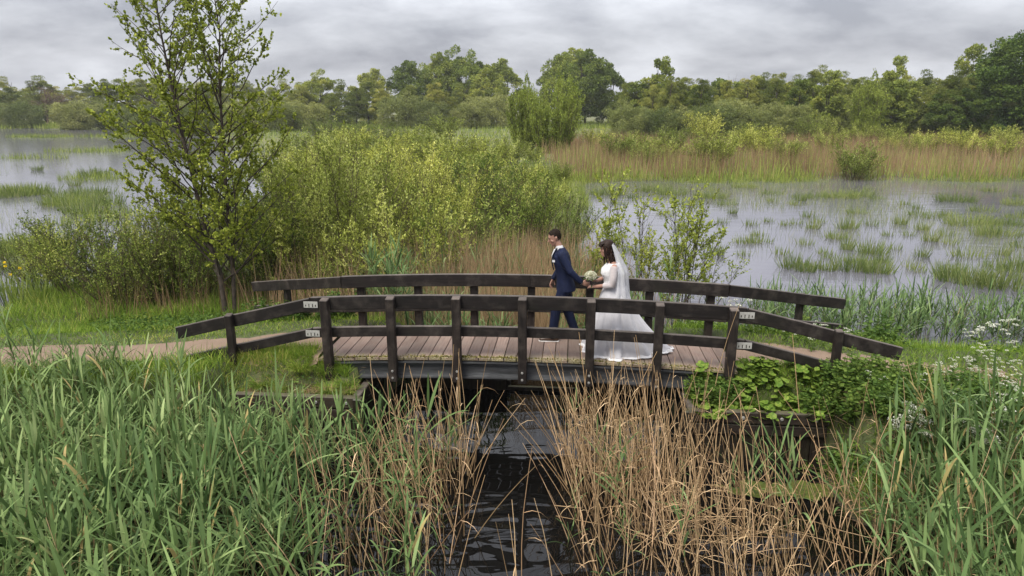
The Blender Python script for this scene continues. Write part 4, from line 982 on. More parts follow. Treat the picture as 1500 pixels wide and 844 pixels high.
spots = [(1250, 395, 2), (1285, 400, 0), (1160, 392, 0), (1180, 398, 1), (1210, 396, 1), (1410, 412, 2), (1440, 418, 2), (1475, 420, 2), (1385, 405, 0), (1275, 372, 0), (1240, 366, 1), (1350, 376, 1), (1190, 335, 1), (1240, 335, 0), (1290, 385, 1), (1150, 330, 3), (1125, 325, 3), (1100, 330, 3), (1260, 288, 5), (1230, 290, 5), (1285, 292, 4), (1195, 290, 4), (1390, 318, 4), (1420, 330, 5), (1460, 345, 5), (1480, 330, 5), (1360, 320, 3), (1440, 310, 4), (1010, 300, 4), (1040, 290, 5), (985, 285, 5), (1065, 300, 4), (960, 280, 5), (1090, 275, 5), (930, 290, 4), (1130, 285, 4), (1330, 345, 3), (1310, 365, 3), (1225, 350, 3), (1180, 358, 3), (1325, 300, 3), (1110, 345, 3), (1145, 372, 3), (1495, 395, 2), (1345, 398, 3), (1450, 390, 3), (1215, 378, 3), (1385, 345, 3), (1490, 300, 5), (1400, 295, 5), (905, 300, 4), (890, 285, 5), (1165, 300, 3), (1275, 330, 3), (1300, 345, 3), (1500, 362, 4)]
for i in range(46):
    spots.append((rg.uniform(900, 1500), rg.uniform(276, 400), int(rg.choice([1, 3, 3, 4]))))
for u, v, k in spots:
    p = at(u, v, 0)
    if gz(p[0], p[1]) > -.1: continue
    o = link('grass_tussock', TU[k], None, p, rg.uniform(-.4, .4)); f_ = rg.uniform(.85, 1.2) * (1 + max(0, p[1] - 22) * .004); o.scale = (f_ * 1.1, f_, f_)
    tag(o, LT, 'grass clump', 'grass clumps in the pool beyond the bridge')
spots = [(25, 282, 5), (40, 285, 5), (105, 292, 5), (85, 300, 5), (140, 258, 2), (118, 306, 4), (20, 368, 5), (45, 372, 5), (5, 365, 5), (62, 366, 2), (110, 272, 1), (55, 250, 1), (60, 202, 4), (100, 190, 5), (128, 312, 2), (155, 300, 2), (385, 320, 2), (398, 262, 4), (80, 330, 4), (10, 288, 5), (130, 285, 5), (35, 392, 5)]
for u, v, k in spots:
    p = at(u, v, 0); o = link('grass_tussock', TU[k], None, p, rg.uniform(-.4, .4)); f_ = rg.uniform(1.0, 1.4) * (1 + max(0, p[1] - 22) * .005); o.scale = (f_ * 1.3, f_, f_)
    tag(o, 'clump of green water grass standing in the open pool past the alder', 'grass clump', 'grass clumps in the pool past the alder')
# thin haze of shoots coming up through the water
g = Geo(); N = 30000; v = 262 + 165 * rv(rg, 0, 1, N) ** 1.2; u = rv(rg, 850, 1510, N)
d = np.stack([ray(a, b) for a, b in zip(u, v)]); t = -EYE / d[:, 2]; x, y = d[:, 0] * t, d[:, 1] * t
pat = fbm(x * .22, y * .12, 31) + .30 * sst(30, 46, y) - .05; ok = (gz(x, y) < -.1) & (rv(rg, 0, 1, N) < sst(.56, .80, pat) * .8); x, y = x[ok], y[ok]; n = len(x)
V, F, k = stalks(np.stack([x, y, np.full(n, -.05)], 1), rv(rg, .15, .55, n), .007 * (y / 16), rg, .18); g.add(V, F, np.repeat(rv(rg, .2, 1, n), k))
N = 5000; u = rv(rg, 0, 420, N); v = rv(rg, 190, 390, N); d = np.stack([ray(a, b) for a, b in zip(u, v)]); t = -EYE / d[:, 2]; x, y = d[:, 0] * t, d[:, 1] * t
ok = (gz(x, y) < -.1) & (rv(rg, 0, 1, N) < sst(.5, .7, fbm(x * .12, y * .05, 35))); x, y = x[ok], y[ok]; n = len(x)
V, F, k = stalks(np.stack([x, y, np.full(n, -.05)], 1), rv(rg, .2, .6, n), .007 * (y / 16), rg, .18); g.add(V, F, np.repeat(rv(rg, .3, 1, n), k))
tag(link('water_shoots', g.mesh('water_shoots', ['pool_grass'])), 'thin green shoots rising through the pool water', 'water grass', kind='stuff')

# --- grass of the embankment
g = Geo()
def turf(x, y, h, w_, lo=.1, hi=.9, lean=.5, segs=3, droop=.4):
    z = gz(x, y); ok = z > .02; x, y, z = x[ok], y[ok], z[ok]; n = len(x); h = np.broadcast_to(h, len(ok))[ok] * rv(rg, .5, 1.25, n)
    D = np.stack([rg.normal(0, lean, n), rg.normal(0, lean, n), np.ones(n)], 1); an = rv(rg, 0, 3.14, n)
    V, F, k = ribbons(np.stack([x, y, z - .02], 1), D, h, w_, droop * h * rv(rg, 0, 1, n), segs, 0, np.stack([np.cos(an), np.sin(an), np.zeros(n)], 1))
    g.add(V, F, np.repeat(np.clip(rv(rg, lo, hi, n) + (fbm(x * 1.2, y * 1.2, 2) - .5) * .6, 0, 1), k))
def band(N, s0, s1, m0, m1): 
    s = rv(rg, s0, s1, N); m = rv(rg, m0, m1, N); return s, m
s, m = band(60000, -17, -2.45, .35, 5.2); e_ = .48 + .10 * sst(7, 3.5, -s) + .3 * (vnoise(s * 1.7, s * 0 + 2, 4) - .5) + .12 * rg.normal(size=len(s)); ok = m > e_; s, m = s[ok], m[ok]; turf(*xy_of(s, m + mc(s)), .12 + .16 * sst(.8, 2.6, m), .011)
s, m = band(24000, -17, -5.5, 4.0, 8.0); turf(*xy_of(s, m), .4, .013)
s, m = band(26000, -17, -4.2, -2.4, -.5); ok = m < -.62 + .1 * rg.normal(size=len(s)); s, m = s[ok], m[ok]; turf(*xy_of(s, m + mc(s)), .34, .012)
s, m = band(11000, -4.5, -2.45, -1.1, -.35); ok = fbm(s * 2.2, m * 2.2, 14) > .42; s, m = s[ok], m[ok]; turf(*xy_of(s, m), .08 + .16 * sst(-.95, -.65, m), .009, .3, 1.0)
s, m = band(50000, 2.45, 14, -1.2, 5.2); ok = m > .58 + .14 * rg.normal(size=len(s)) - 2.4 * sst(5.6, 7.0, s); s, m = s[ok], m[ok]; turf(*xy_of(s, m), .16 + .22 * sst(.8, 2.6, m), .011)
s, m = band(26000, 4.1, 12, -3.0, -.5); ok = m < -.70 + .12 * rg.normal(size=len(s)); s, m = s[ok], m[ok]; turf(*xy_of(s, m), .27, .011)
s, m = band(6000, 2.45, 4.5, -1.1, -.4); turf(*xy_of(s, m), .2, .010)
for sg in (-1, 1):      # stray tufts on the path edges
    s = sg * rv(rg, 3.2, 14, 2600); m = np.where(rv(rg, 0, 1, 2600) < .5, -.7, .72) + rg.normal(0, .1, 2600); turf(*xy_of(s, m + mc(s)), .09, .009)
tag(link('grass', g.mesh('grass', ['grass'])), 'short green grass covering the embankment beside the path', 'grass', kind='stuff')

# --- low weeds in the grass: many small pointed leaves
g = Geo(); N = 30000; s = np.concatenate([rv(rg, -12, -3.2, N // 2), rv(rg, 3.6, 11, N // 2)]); m = np.where(rv(rg, 0, 1, N) < .6, rv(rg, .95, 4.4, N), rv(rg, -2.2, -.85, N))
x, y = xy_of(s, m + mc(s)); z = gz(x, y); ok = (z > .05) & (fbm(x * .8, y * .8, 17) > .5); x, y, z = x[ok], y[ok], z[ok]; n = len(x)
V, F, k = leaves(np.stack([x, y, z + rv(rg, .02, .24, n)], 1), np.stack([rg.normal(size=n), rg.normal(size=n), rv(rg, -.1, .7, n)], 1), rv(rg, .04, .1, n), rv(rg, .02, .05, n), rg)
g.add(V, F, np.repeat(rv(rg, .1, .95, n), k)); tag(link('weeds', g.mesh('weeds', ['herb'])), 'low leafy weeds growing through the embankment grass', 'weeds', kind='stuff')

# --- dry grass tufts and dead thatch on the left abutment
g = Geo(); ab_t = []
for sx_, mm_, n in [(-3.95, -.92, 420), (-3.35, -.78, 520), (-3.0, -.7, 380), (-3.6, -.95, 241), (-2.66, -.82, 300), (-2.56, -.98, 180), (-2.85, -1.0, 220)]:
    x0, y0 = xy_of(sx_, mm_); rng = np.random.default_rng(int(n)); a = rng.uniform(0, 6.28, n); q = rng.uniform(0, 1, n) * .09; G_ = Geo()
    D = np.stack([np.cos(a) * .6, np.sin(a) * .6, rng.uniform(.5, 1.3, n)], 1); an = a + 1.57
    V, F, k = ribbons(np.stack([np.cos(a) * q, np.sin(a) * q, np.full(n, -.02)], 1), D, rng.uniform(.18, .36, n), .007, rng.uniform(.05, .2, n), 4, 0, np.stack([np.cos(an), np.sin(an), np.zeros(n)], 1))
    G_.add(V, F, np.repeat(rng.uniform(.35, 1, n), k)); o = link('grass_tuft', G_.mesh('grass_tuft', ['grass']), None, (x0, y0, float(gz(x0, y0))))
    tag(o, 'arching tuft of fine grass on the bare abutment earth', 'grass tuft', 'grass tufts on the bare abutment')
N = 1600; s = rv(rg, -4.15, -2.42, N); m = -1.1 + np.abs(rg.normal(0, .14, N)); x, y = xy_of(s, m); z = gz(x, y) + .015; an = rv(rg, 0, 6.28, N)
V, F, k = ribbons(np.stack([x, y, z], 1), np.stack([np.cos(an), np.sin(an), rv(rg, .0, .45, N)], 1), rv(rg, .05, .16, N), .006, .02, 3); g.add(V, F, np.repeat(rv(rg, 0, .8, N), k))
N = 2600; s = rv(rg, 3.9, 6.2, N); m = rv(rg, -3.3, -1.2, N); x, y = xy_of(s, m); z = gz(x, y); ok = z > .0; x, y, z = x[ok], y[ok], z[ok] + .01; n = len(x); an = rv(rg, 0, 6.28, n)
V, F, k = ribbons(np.stack([x, y, z], 1), np.stack([np.cos(an), np.sin(an), rv(rg, -.1, .4, n)], 1), rv(rg, .08, .4, n), rv(rg, .006, .011, n), .03, 3); g.add(V, F, np.repeat(rv(rg, 0, .9, n), k))
tag(link('thatch', g.mesh('thatch', ['tan_reed'])), 'dead brown thatch on the abutment earth and the muddy bank', 'dead grass', kind='stuff')

# --- broad-leaved plants on the right abutment
def disc_leaf(rng, r):
    n = 10; a = np.arange(n) * 2 * math.pi / n; w_ = r * (1 + .06 * np.cos(5 * a)); w_[0] *= .55
    V = np.concatenate([[[0, 0, 0]], np.stack([np.cos(a) * w_, np.sin(a) * w_, .22 * r * (1 + .5 * np.cos(2 * a + rng.uniform(0, 6)))], 1)]); F = [[0, 1 + i, 1 + (i + 1) % n] for i in range(n)]
    return V, F
rb = np.random.default_rng(61); LM = []
for i in range(5):
    q = Geo(); V, F = disc_leaf(rb, 1.0); q.add(V, F, rb.uniform(.2, .9, 10)); LM.append(q.mesh('leaf', ['broad'], True))
def broad_plant(x, y, z, n, r0, label, group):
    root = tag(empty('butterbur_plant', (x, y, z), rb.uniform(0, 6.28)), label, 'plant', group); st = []
    for i in range(n):
        a = rb.uniform(0, 6.28); q = rb.uniform(.02, r0); h = rb.uniform(.05, .2) * (1.2 - q / r0 * .5); c = np.array([math.cos(a) * q, math.sin(a) * q, h])
        st.append(np.array([[0, 0, -.03], c * [.4, .4, .6], c])); o = link('leaf', LM[rb.integers(5)], root, c); s_ = rb.uniform(.04, .072); o.scale = (s_, s_, s_)
        o.rotation_euler = (rb.normal(0, .3) - .25, rb.normal(0, .3), rb.uniform(0, 6.28))
    G_ = Geo(); V, F = tubes(np.array(st), np.full((n, 3), .004), 3); G_.add(V, F); link('stem', G_.mesh('stem', ['broad']), root)
for i in range(44):
    s, m = rb.uniform(2.55, 4.25), rb.uniform(-1.2, -.62); x, y = xy_of(s, m); broad_plant(x, y, max(float(gz(x, y)), .7), 14, .18, 'round-leaved bright green plant spilling over the abutment beam', 'round-leaved plants on the abutment')
# nettle-like herbs
def nettle(seed, h, stems, spread):
    rng = np.random.default_rng(seed); g = Geo(); wd = Wood(); Ps = []; Ds = []; Ls = []
    for k in range(stems):
        a = rng.uniform(0, 6.28); q = rng.uniform(0, spread); b = np.array([math.cos(a) * q, math.sin(a) * q, 0]); hh = h * rng.uniform(.55, 1.05)
        P = polyline(b, np.array([math.cos(a) * .3 * q / spread, math.sin(a) * .3 * q / spread, 1]), hh, 6, rng, .06, .02); wd.add(P, .005, .003, 3)
        for j in range(9):
            t = .15 + .85 * j / 9; x = t * 5 - 1e-6; i = int(x); p = P[i] * (1 - x + i) + P[i + 1] * (x - i)
            for z_ in range(3):
                aa = j * 1.57 + z_ * 2.1 + rng.normal(0, .3); Ps.append(p); Ds.append([math.cos(aa), math.sin(aa), rng.uniform(-.1, .5)]); Ls.append(rng.uniform(.055, .10) * (1.15 - .5 * t))
    wd.into(g, 0); Ls = np.array(Ls); V, F, k = leaves(np.array(Ps), np.array(Ds), Ls, Ls * .5, rng, .12, True); g.add(V, F, np.repeat(rng.uniform(.2, 1, len(Ls)), k), 1)
    Va, Fa, Aa, Ia = g.arrays(); out = []
    for mi, nm in ((0, 'stem'), (1, 'foliage')):
        f = Fa[Ia == mi]; u, inv = np.unique(f, return_inverse=True); q = Geo(); q.add(Va[u], inv.reshape(-1, 3), Aa[Ia == mi]); out.append(q.mesh(nm, ['herb']))
    return out
NE = [nettle(501, .42, 15, .2), nettle(502, .34, 12, .2), nettle(503, .55, 16, .24)]
def herb(s, m, k, label, group, z=None, sc_=1):
    x, y = xy_of(s, m); o = empty('nettle_plant', (x, y, float(gz(x, y)) - .02 if z is None else z), rb.uniform(0, 6.28)); o.scale = (sc_,) * 3
    tag(o, label, 'plant', group); link('stem', NE[k][0], o); link('foliage', NE[k][1], o)
for s, m in [(2.62, -.80), (2.72, -.95), (2.80, -.78), (2.92, -.92), (2.7, -.70), (3.02, -.82), (2.58, -.92)]: herb(s, m, 0, 'pointed-leaved herb clump against the span end post on the leafy abutment', 'pointed-leaved herbs by the end post', .82, .9)
for i in range(26): herb(rb.uniform(4.0, 5.2), rb.uniform(-1.75, -.85), int(rb.integers(3)), 'dark green nettle clump at the end of the leafy abutment box', 'nettles beside the leafy abutment', None, rb.uniform(.8, 1.1))
for i in range(40): herb(rb.uniform(4.9, 9.5), rb.uniform(-2.3, -.6), int(rb.integers(3)), 'green nettle clump on the bank under the cow parsley', 'nettles under the cow parsley', None, rb.uniform(.8, 1.2))
for i in range(16): herb(rb.uniform(-5.4, -3.4), rb.uniform(1.3, 3.0), int(rb.integers(3)), 'leafy herb clump beyond the path, seen through the approach rails', 'herbs beyond the path', None, rb.uniform(.7, 1.1))
for i in range(24): herb(rb.uniform(2.6, 6.5), rb.uniform(1.6, 3.4), int(rb.integers(3)), 'leafy herb clump on the pool-side bank behind the far rail', 'herbs behind the far rail', None, rb.uniform(.7, 1.15))

# --- cow parsley
def parsley(seed, h):
    rng = np.random.default_rng(seed); st = []; um = []
    P = polyline(np.zeros(3), np.array([rng.normal(0, .08), rng.normal(0, .08), 1]), h * .75, 5, rng, .04, .02); st.append(P)
    for k in range(rng.integers(5, 8)):
        i = rng.integers(2, 5); a = k * 2.4; Q = polyline(P[i], np.array([math.cos(a) * .7, math.sin(a) * .7, 1.1]), h * rng.uniform(.18, .36), 5, rng, .05, .05); st.append(Q); n = 34; R_ = rng.uniform(.03, .055)
        aa = rng.uniform(0, 6.28, n); qq = np.sqrt(rng.uniform(0, 1, n)) * R_; C = Q[-1] + np.stack([np.cos(aa) * qq, np.sin(aa) * qq, .015 - 4 * qq ** 2 + rng.normal(0, .004, n)], 1)
        V, F, kk = leaves(C, np.stack([np.cos(aa), np.sin(aa), rng.normal(.1, .4, n)], 1), rng.uniform(.012, .022, n), rng.uniform(.012, .022, n), rng); g = Geo(); g.add(V, F, np.repeat(rng.uniform(0, 1, n), kk)); um.append(g.mesh('flower_head', ['umbel']))
    g = Geo(); V, F = tubes(np.array(st), np.broadcast_to(np.linspace(.004, .0018, 5), (len(st), 5)), 3); g.add(V, F, .6)
    n = 30; z = rng.uniform(.05, h * .55, n); a = rng.uniform(0, 6.28, n); V2, F2, k2 = leaves(np.stack([np.zeros(n), np.zeros(n), z], 1), np.stack([np.cos(a), np.sin(a), rng.uniform(0, .6, n)], 1), rng.uniform(.08, .2, n), rng.uniform(.03, .07, n), rng); g.add(V2, F2, np.repeat(rng.uniform(.2, .9, n), k2))
    return g.mesh('stem', ['herb']), um
CP = [parsley(600 + i, h) for i, h in enumerate((.62, .8, .7, .9))]
def cow(u, v, z, label, group):
    p = at(u, v, z); zg = max(float(gz(p[0], p[1])), -.1); k = rb.integers(4); o = empty('cow_parsley', (p[0], p[1], zg), rb.uniform(0, 6.28)); f_ = (z - zg) / [.62, .8, .7, .9][k]; o.scale = (max(.5, min(1.5, f_)),) * 3
    tag(o, label, 'wildflower', group); link('stem', CP[k][0], o)
    for q in CP[k][1]: link('flower_head', q, o)
for u, v in [(1445, 560), (1470, 552), (1480, 562), (1490, 548), (1420, 520), (1445, 515), (1400, 522), (1380, 530), (1465, 535), (1345, 590), (1290, 560), (1270, 555), (1475, 575), (1435, 500), (1482, 500), (1375, 560), (1410, 565), (1325, 595), (1455, 580), (1395, 590), (1420, 600), (1480, 600), (1360, 605), (1440, 610), (1400, 545), (1425, 540), (1460, 525), (1485, 530), (1390, 575), (1430, 580), (1350, 560), (1370, 540), (1495, 565), (1450, 545)]:
    cow(u, v, 1.35, 'white cow parsley flowering on the bank past the approach rail', 'cow parsley past the approach rail')
for u, v in [(1180, 500), (1195, 490), (1160, 505), (1205, 500), (1220, 508), (1170, 495), (1235, 505), (1150, 498), (1190, 508)]:
    cow(u, v, 1.25, 'white cow parsley flowering beside the gravel path between the two approach rails', 'cow parsley between the approach rails')
for u, v in [(1010, 435), (1035, 425), (1060, 430), (1075, 440), (1020, 470), (1045, 478), (1000, 425), (1085, 428)]:
    cow(u, v, 1.0, 'white cow parsley flowering behind the far rail of the footbridge', 'cow parsley behind the far rail')
for u, v in [(1440, 470), (1475, 465), (1420, 485)]:
    cow(u, v, 1.1, 'white cow parsley flowering among the reeds at the pool bank', 'cow parsley at the pool bank')
# --- yellow flags at the left bank
def flag(seed):
    rng = np.random.default_rng(seed); n = 26; a = rng.uniform(0, 6.28, n); D = np.stack([np.cos(a) * .22, np.sin(a) * .22, np.ones(n)], 1); g = Geo(); an = rng.uniform(0, 3.14, n)
    V, F, k = ribbons(np.stack([np.cos(a) * .1, np.sin(a) * .1, np.full(n, -.05)], 1), D, rng.uniform(.6, .98, n), .026, rng.uniform(0, .15, n), 4, 0, np.stack([np.cos(an), np.sin(an), np.zeros(n)], 1)); g.add(V, F, np.repeat(rng.uniform(.1, .9, n), k)); fl = []
    for i in range(3):
        c = np.array([rng.normal(0, .13), rng.normal(0, .13), rng.uniform(.8, 1.0)]); aa = np.arange(7) * .9; q = Geo(); V, F, k = leaves(np.tile(c, (7, 1)), np.stack([np.cos(aa), np.sin(aa), np.where(np.arange(7) % 2, .9, -.3)], 1), .05, .034, rng, .2, True); q.add(V, F, np.repeat(rng.uniform(0, 1, 7), k)); fl.append(q.mesh('flower', ['yellow_petal']))
    return g.mesh('foliage', ['sedge']), fl
FL = [flag(700), flag(701)]
for i, (u, v) in enumerate([(8, 420), (20, 425), (32, 418), (45, 428), (12, 432), (60, 424), (75, 430), (90, 420), (108, 428), (28, 438), (130, 432), (150, 436), (5, 412), (55, 440), (170, 438), (190, 432)]):
    p = at(u, v, .3); zg = max(float(gz(p[0], p[1])), -.05); o = empty('iris_plant', (p[0], p[1], zg), rb.uniform(0, 6)); link('foliage', FL[i % 2][0], o)
    fl_ = i < 2
    if fl_:
        for q in FL[i % 2][1]: link('flower', q, o)
    tag(o, 'yellow-flowered iris with sword leaves at the pool edge' if fl_ else 'flowerless clump of sword-leaved iris between pool and path', 'iris', 'flowering irises' if fl_ else 'flowerless irises')
# --- green algae mat at the foot of the leafy abutment
c0 = at(1150, 715, .02); n = 34; gxx, gyy = np.meshgrid(np.linspace(-1.15, .95, n), np.linspace(-.42, .42, n)); rr = (gxx / .95) ** 2 + (gyy / .22) ** 2 + (fbm(gxx * 4 + 2, gyy * 5, 4) - .5) * 2.4
zz = .014 - .03 * np.clip(rr, 0, 2) ** 1.5 + .02 * fbm(gxx * 9, gyy * 9, 8); k = np.arange(n * n).reshape(n, n); a, b, c, d = k[:-1, :-1].ravel(), k[:-1, 1:].ravel(), k[1:, 1:].ravel(), k[1:, :-1].ravel()
M['algae'] = plain('algae_green', (.065, .08, .010), .85, 0, 22, .5); G_ = Geo(); G_.add(np.stack([gxx + c0[0], gyy + c0[1] - gxx * .12, zz], -1), np.concatenate([np.stack([a, b, c], 1), np.stack([a, c, d], 1)]))
tag(link('algae_mat', G_.mesh('algae_mat', ['algae'], True)), 'bright green algae mat at the foot of the leafy abutment', 'algae', kind='stuff')

# ------------------------------------------------------------------ the couple
M['skin'] = plain('skin', (.31, .17, .125), .5, 0, 20, .06)
M['hair_short'] = plain('short_hair', (.016, .011, .008), .85, 0, 60, .4, .1)
M['hair_long'] = plain('long_hair', (.018, .009, .006), .6, 0, 40, .4, .2)
M['eye'] = plain('eye_dark', (.02, .015, .012), .3); M['lip'] = plain('lip', (.36, .13, .11), .5)
M['shirt'] = plain('white_shirt', (.55, .55, .57), .8)
M['shoe'] = plain('shoe_leather', (.05, .028, .018), .4); M['sole'] = plain('pale_sole', (.62, .60, .58), .7)
def cloth(name, lo, hi, rough, scale, sheen=.2, bs=.35):
    m, t, p, out = new_mat(name); g = nd(t, 'ShaderNodeTexCoord'); n = noise(t, g.outputs['Object'], scale, 4, .55, .6); f = noise(t, g.outputs['Object'], scale * 40, 2)
    c = ramp(t, n, [(.35, lo), (.65, hi)]); t.links.new(c, p.inputs['Base Color']); p.inputs['Roughness'].default_value = rough; p.inputs['Sheen Weight'].default_value = sheen
    p.inputs['Specular IOR Level'].default_value = .2; bump(t, n, p, bs, .03); return m, t, p, out
M['suit'] = cloth('navy_suit', (.0042, .0072, .024), (.0078, .0125, .038), .75, 7, 0)[0]
M['trouser'] = cloth('navy_trouser', (.0036, .0062, .021), (.006, .010, .032), .75, 7, 0)[0]
M['satin'] = cloth('ivory_bodice', (.54, .53, .54), (.62, .61, .61), .6, 16, .3, .5)[0]
def sheer(name, col, alpha, rough=.7):
    m, t, p, out = new_mat(name); p.inputs['Base Color'].default_value = (*col, 1); p.inputs['Roughness'].default_value = rough
    g = nd(t, 'ShaderNodeTexCoord'); n = noise(t, g.outputs['Object'], 30, 4)
    tr = nd(t, 'ShaderNodeBsdfTransparent'); mxs = nd(t, 'ShaderNodeMixShader'); a = nd(t, 'ShaderNodeMapRange'); a.inputs[3].default_value = alpha - .12; a.inputs[4].default_value = alpha + .12
    t.links.new(n, a.inputs[0]); t.links.new(a.outputs[0], mxs.inputs[0]); t.links.new(tr.outputs[0], mxs.inputs[1]); t.links.new(p.outputs[0], mxs.inputs[2]); t.links.new(mxs.outputs[0], out.inputs[0]); return m
M['veil'] = sheer('veil_tulle', (.60, .60, .63), .50); M['lace'] = sheer('lace_sleeve', (.60, .57, .58), .62)
def tulle():
    m, t, p, out = new_mat('tulle_skirt'); g = nd(t, 'ShaderNodeTexCoord'); n = noise(t, g.outputs['Object'], 5, 4)
    t.links.new(ramp(t, n, [(.3, (.46, .45, .48)), (.7, (.60, .59, .62))]), p.inputs['Base Color']); p.inputs['Roughness'].default_value = .8; p.inputs['Sheen Weight'].default_value = .3
    tr = nd(t, 'ShaderNodeBsdfTranslucent'); tr.inputs[0].default_value = (.5, .5, .53, 1); mxs = nd(t, 'ShaderNodeMixShader'); mxs.inputs[0].default_value = .25
    t.links.new(p.outputs[0], mxs.inputs[1]); t.links.new(tr.outputs[0], mxs.inputs[2]); t.links.new(mxs.outputs[0], out.inputs[0]); return m
M['tulle'] = tulle()

def loft(rings, n=16):
    """rings: (centre, u, v, ru, rv) -> verts, tri faces, capped"""
    a = np.arange(n) * 2 * math.pi / n; V = []
    for c, u, v, ru, rv_ in rings: V.append(np.array(c) + np.cos(a)[:, None] * np.array(u) * ru + np.sin(a)[:, None] * np.array(v) * rv_)
    V = np.concatenate(V); F = []; K = len(rings)
    for k in range(K - 1):
        for i in range(n):
            p, q = k * n + i, k * n + (i + 1) % n; F += [[p, q, q + n], [p, q + n, p + n]]
    V = np.concatenate([V, [rings[0][0]], [rings[-1][0]]]); b = K * n
    for i in range(n): F += [[b, (i + 1) % n, i], [b + 1, (K - 1) * n + i, (K - 1) * n + (i + 1) % n]]
    return V, np.array(F)
def limb(pts, rad, n=12, flat=1.0, side=(0, 1, 0), round_end=True):
    """tapered tube through joints, with rounded ends; flat scales the radius across 'side'"""
    P = [np.array(p, float) for p in pts]; rd = list(rad)
    if round_end:
        d0 = norm(P[0] - P[1]); d1 = norm(P[-1] - P[-2])
        P = [P[0] + d0 * rd[0] * .9, P[0] + d0 * rd[0] * .55] + P + [P[-1] + d1 * rd[-1] * .55, P[-1] + d1 * rd[-1] * .9]; rd = [rd[0] * .35, rd[0] * .8] + rd + [rd[-1] * .8, rd[-1] * .35]
    P = np.array(P); T = norm(np.gradient(P, axis=0)); R_ = []
    for p, t, r in zip(P, T, rd):
        s = np.array(side, float); s = s - t * s.dot(t); s = norm(s); u = np.cross(t, s); R_.append((p, u, s, r, r * flat))
    return loft(R_, n)
def vert_loft(rings, n=20):
    """(x, y, z, rx, ry) horizontal ellipses"""
    return loft([((x, y, z), (1, 0, 0), (0, 1, 0), rx, ry) for x, y, z, rx, ry in rings], n)
def fuse(name, pieces, voxel, mat, smooth=4, parent=None):
    """union of closed pieces into one continuous skin"""
    g = Geo()
    for V, F in pieces: g.add(V, F)
    me = g.mesh(name + '_t', []); o = bpy.data.objects.new(name + '_t', me); COL.objects.link(o)
    r = o.modifiers.new('r', 'REMESH'); r.mode = 'VOXEL'; r.voxel_size = voxel; r.use_smooth_shade = True
    if smooth: s_ = o.modifiers.new('s', 'SMOOTH'); s_.iterations = smooth; s_.factor = .5
    dg = bpy.context.evaluated_depsgraph_get(); me2 = bpy.data.meshes.new_from_object(o.evaluated_get(dg)); me2.name = name
    bpy.data.objects.remove(o); bpy.data.meshes.remove(me); me2.materials.clear(); me2.materials.append(M[mat])
    for p in me2.polygons: p.use_smooth = True
    return link(name, me2, parent)
HR = np.array([(-.120, .022, .024, .058), (-.108, .045, .042, .046), (-.075, .072, .058, .024), (-.035, .088, .068, .010), (.01, .096, .075, .0), (.05, .098, .077, -.006), (.085, .082, .066, -.012), (.108, .05, .042, -.014), (.118, .015, .014, -.014)])
def head_frame(c, pitch, yaw=0.0):
    """forward is -x; pitch down positive"""
    f = np.array([-math.cos(pitch) * math.cos(yaw), -math.sin(yaw) * math.cos(pitch), -math.sin(pitch)]); s = norm(np.cross(f, [0, 0, 1.])); u = np.cross(s, f); return np.array(c, float), f, s, u
def head_parts(fr, k=1.0, female=False):
    c, f, s, u = fr
    def pt(a, b, h): return c + f * a * k + s * b * k + u * h * k
    out = [loft([(pt(o, 0, z), f, s, rx * k, ry * k * (.96 if female else 1)) for z, rx, ry, o in HR], 18)]
    out.append(limb([pt(.092, 0, .018), pt(.104, 0, -.008), pt(.113, 0, -.028)], [.007 * k, .010 * k, .013 * k], 8, 1, s))       # nose
    out.append(limb([pt(.086, -.035, .028), pt(.093, 0, .032), pt(.086, .035, .028)], [.009 * k, .011 * k, .009 * k], 8, 1, u))   # brow
    out.append(limb([pt(.089, -.018, -.064), pt(.096, 0, -.062), pt(.089, .018, -.064)], [.007 * k, .010 * k, .007 * k], 8, 1, u))  # lips
    for q in (-1, 1):
        out.append(limb([pt(-.008, q * .076, .018), pt(-.014, q * .083, .002), pt(-.004, q * .078, -.022)], [.013 * k, .016 * k, .010 * k], 8, .6, s))   # ears
        out.append(limb([pt(.07, q * .045, -.02), pt(.055, q * .055, -.035)], [.016 * k, .016 * k], 8, 1, u))                  # cheeks
    return out, pt
def hair_cap(name, fr, k, off, region, parent, mat, rough=.006, seed=1):
    c, f, s, u = fr; rng = np.random.default_rng(seed); zz = np.linspace(-.12, .118, 30); n = 40; a = np.arange(n) * 2 * math.pi / n
    rx = np.interp(zz, HR[:, 0], HR[:, 1]); ry = np.interp(zz, HR[:, 0], HR[:, 2]); o = np.interp(zz, HR[:, 0], HR[:, 3]); V = []; A = []
    for z, x_, y_, o_ in zip(zz, rx, ry, o):
        e = off + rng.uniform(0, rough, n); zs = z * 1.0 + (off * .8 if z > .09 else 0)
        V.append(c + f * (o_ + np.cos(a) * (x_ + e))[:, None] * k + s * (np.sin(a) * (y_ + e))[:, None] * k + u * (zs + off * np.clip(z / .118, 0, 1)) * k); A.append(np.stack([o_ + np.cos(a) * x_, np.sin(a) * y_, np.full(n, z)], 1))
    V = np.concatenate(V); A = np.concatenate(A); K = len(zz); F = []
    for i in range(K - 1):
        for j in range(n):
            p, q = i * n + j, i * n + (j + 1) % n
            if region(A[[p, q, p + n, q + n]].mean(0)): F += [[p, q, q + n], [p, q + n, p + n]]
    V = np.concatenate([V, [c + (V[-n:].mean(0) - c) * 1.02]]); F += [[(K - 1) * n + j, (K - 1) * n + (j + 1) % n, K * n] for j in range(n)]
    g = Geo(); g.add(V, F); return link(name, g.mesh(name, [mat], True), parent)
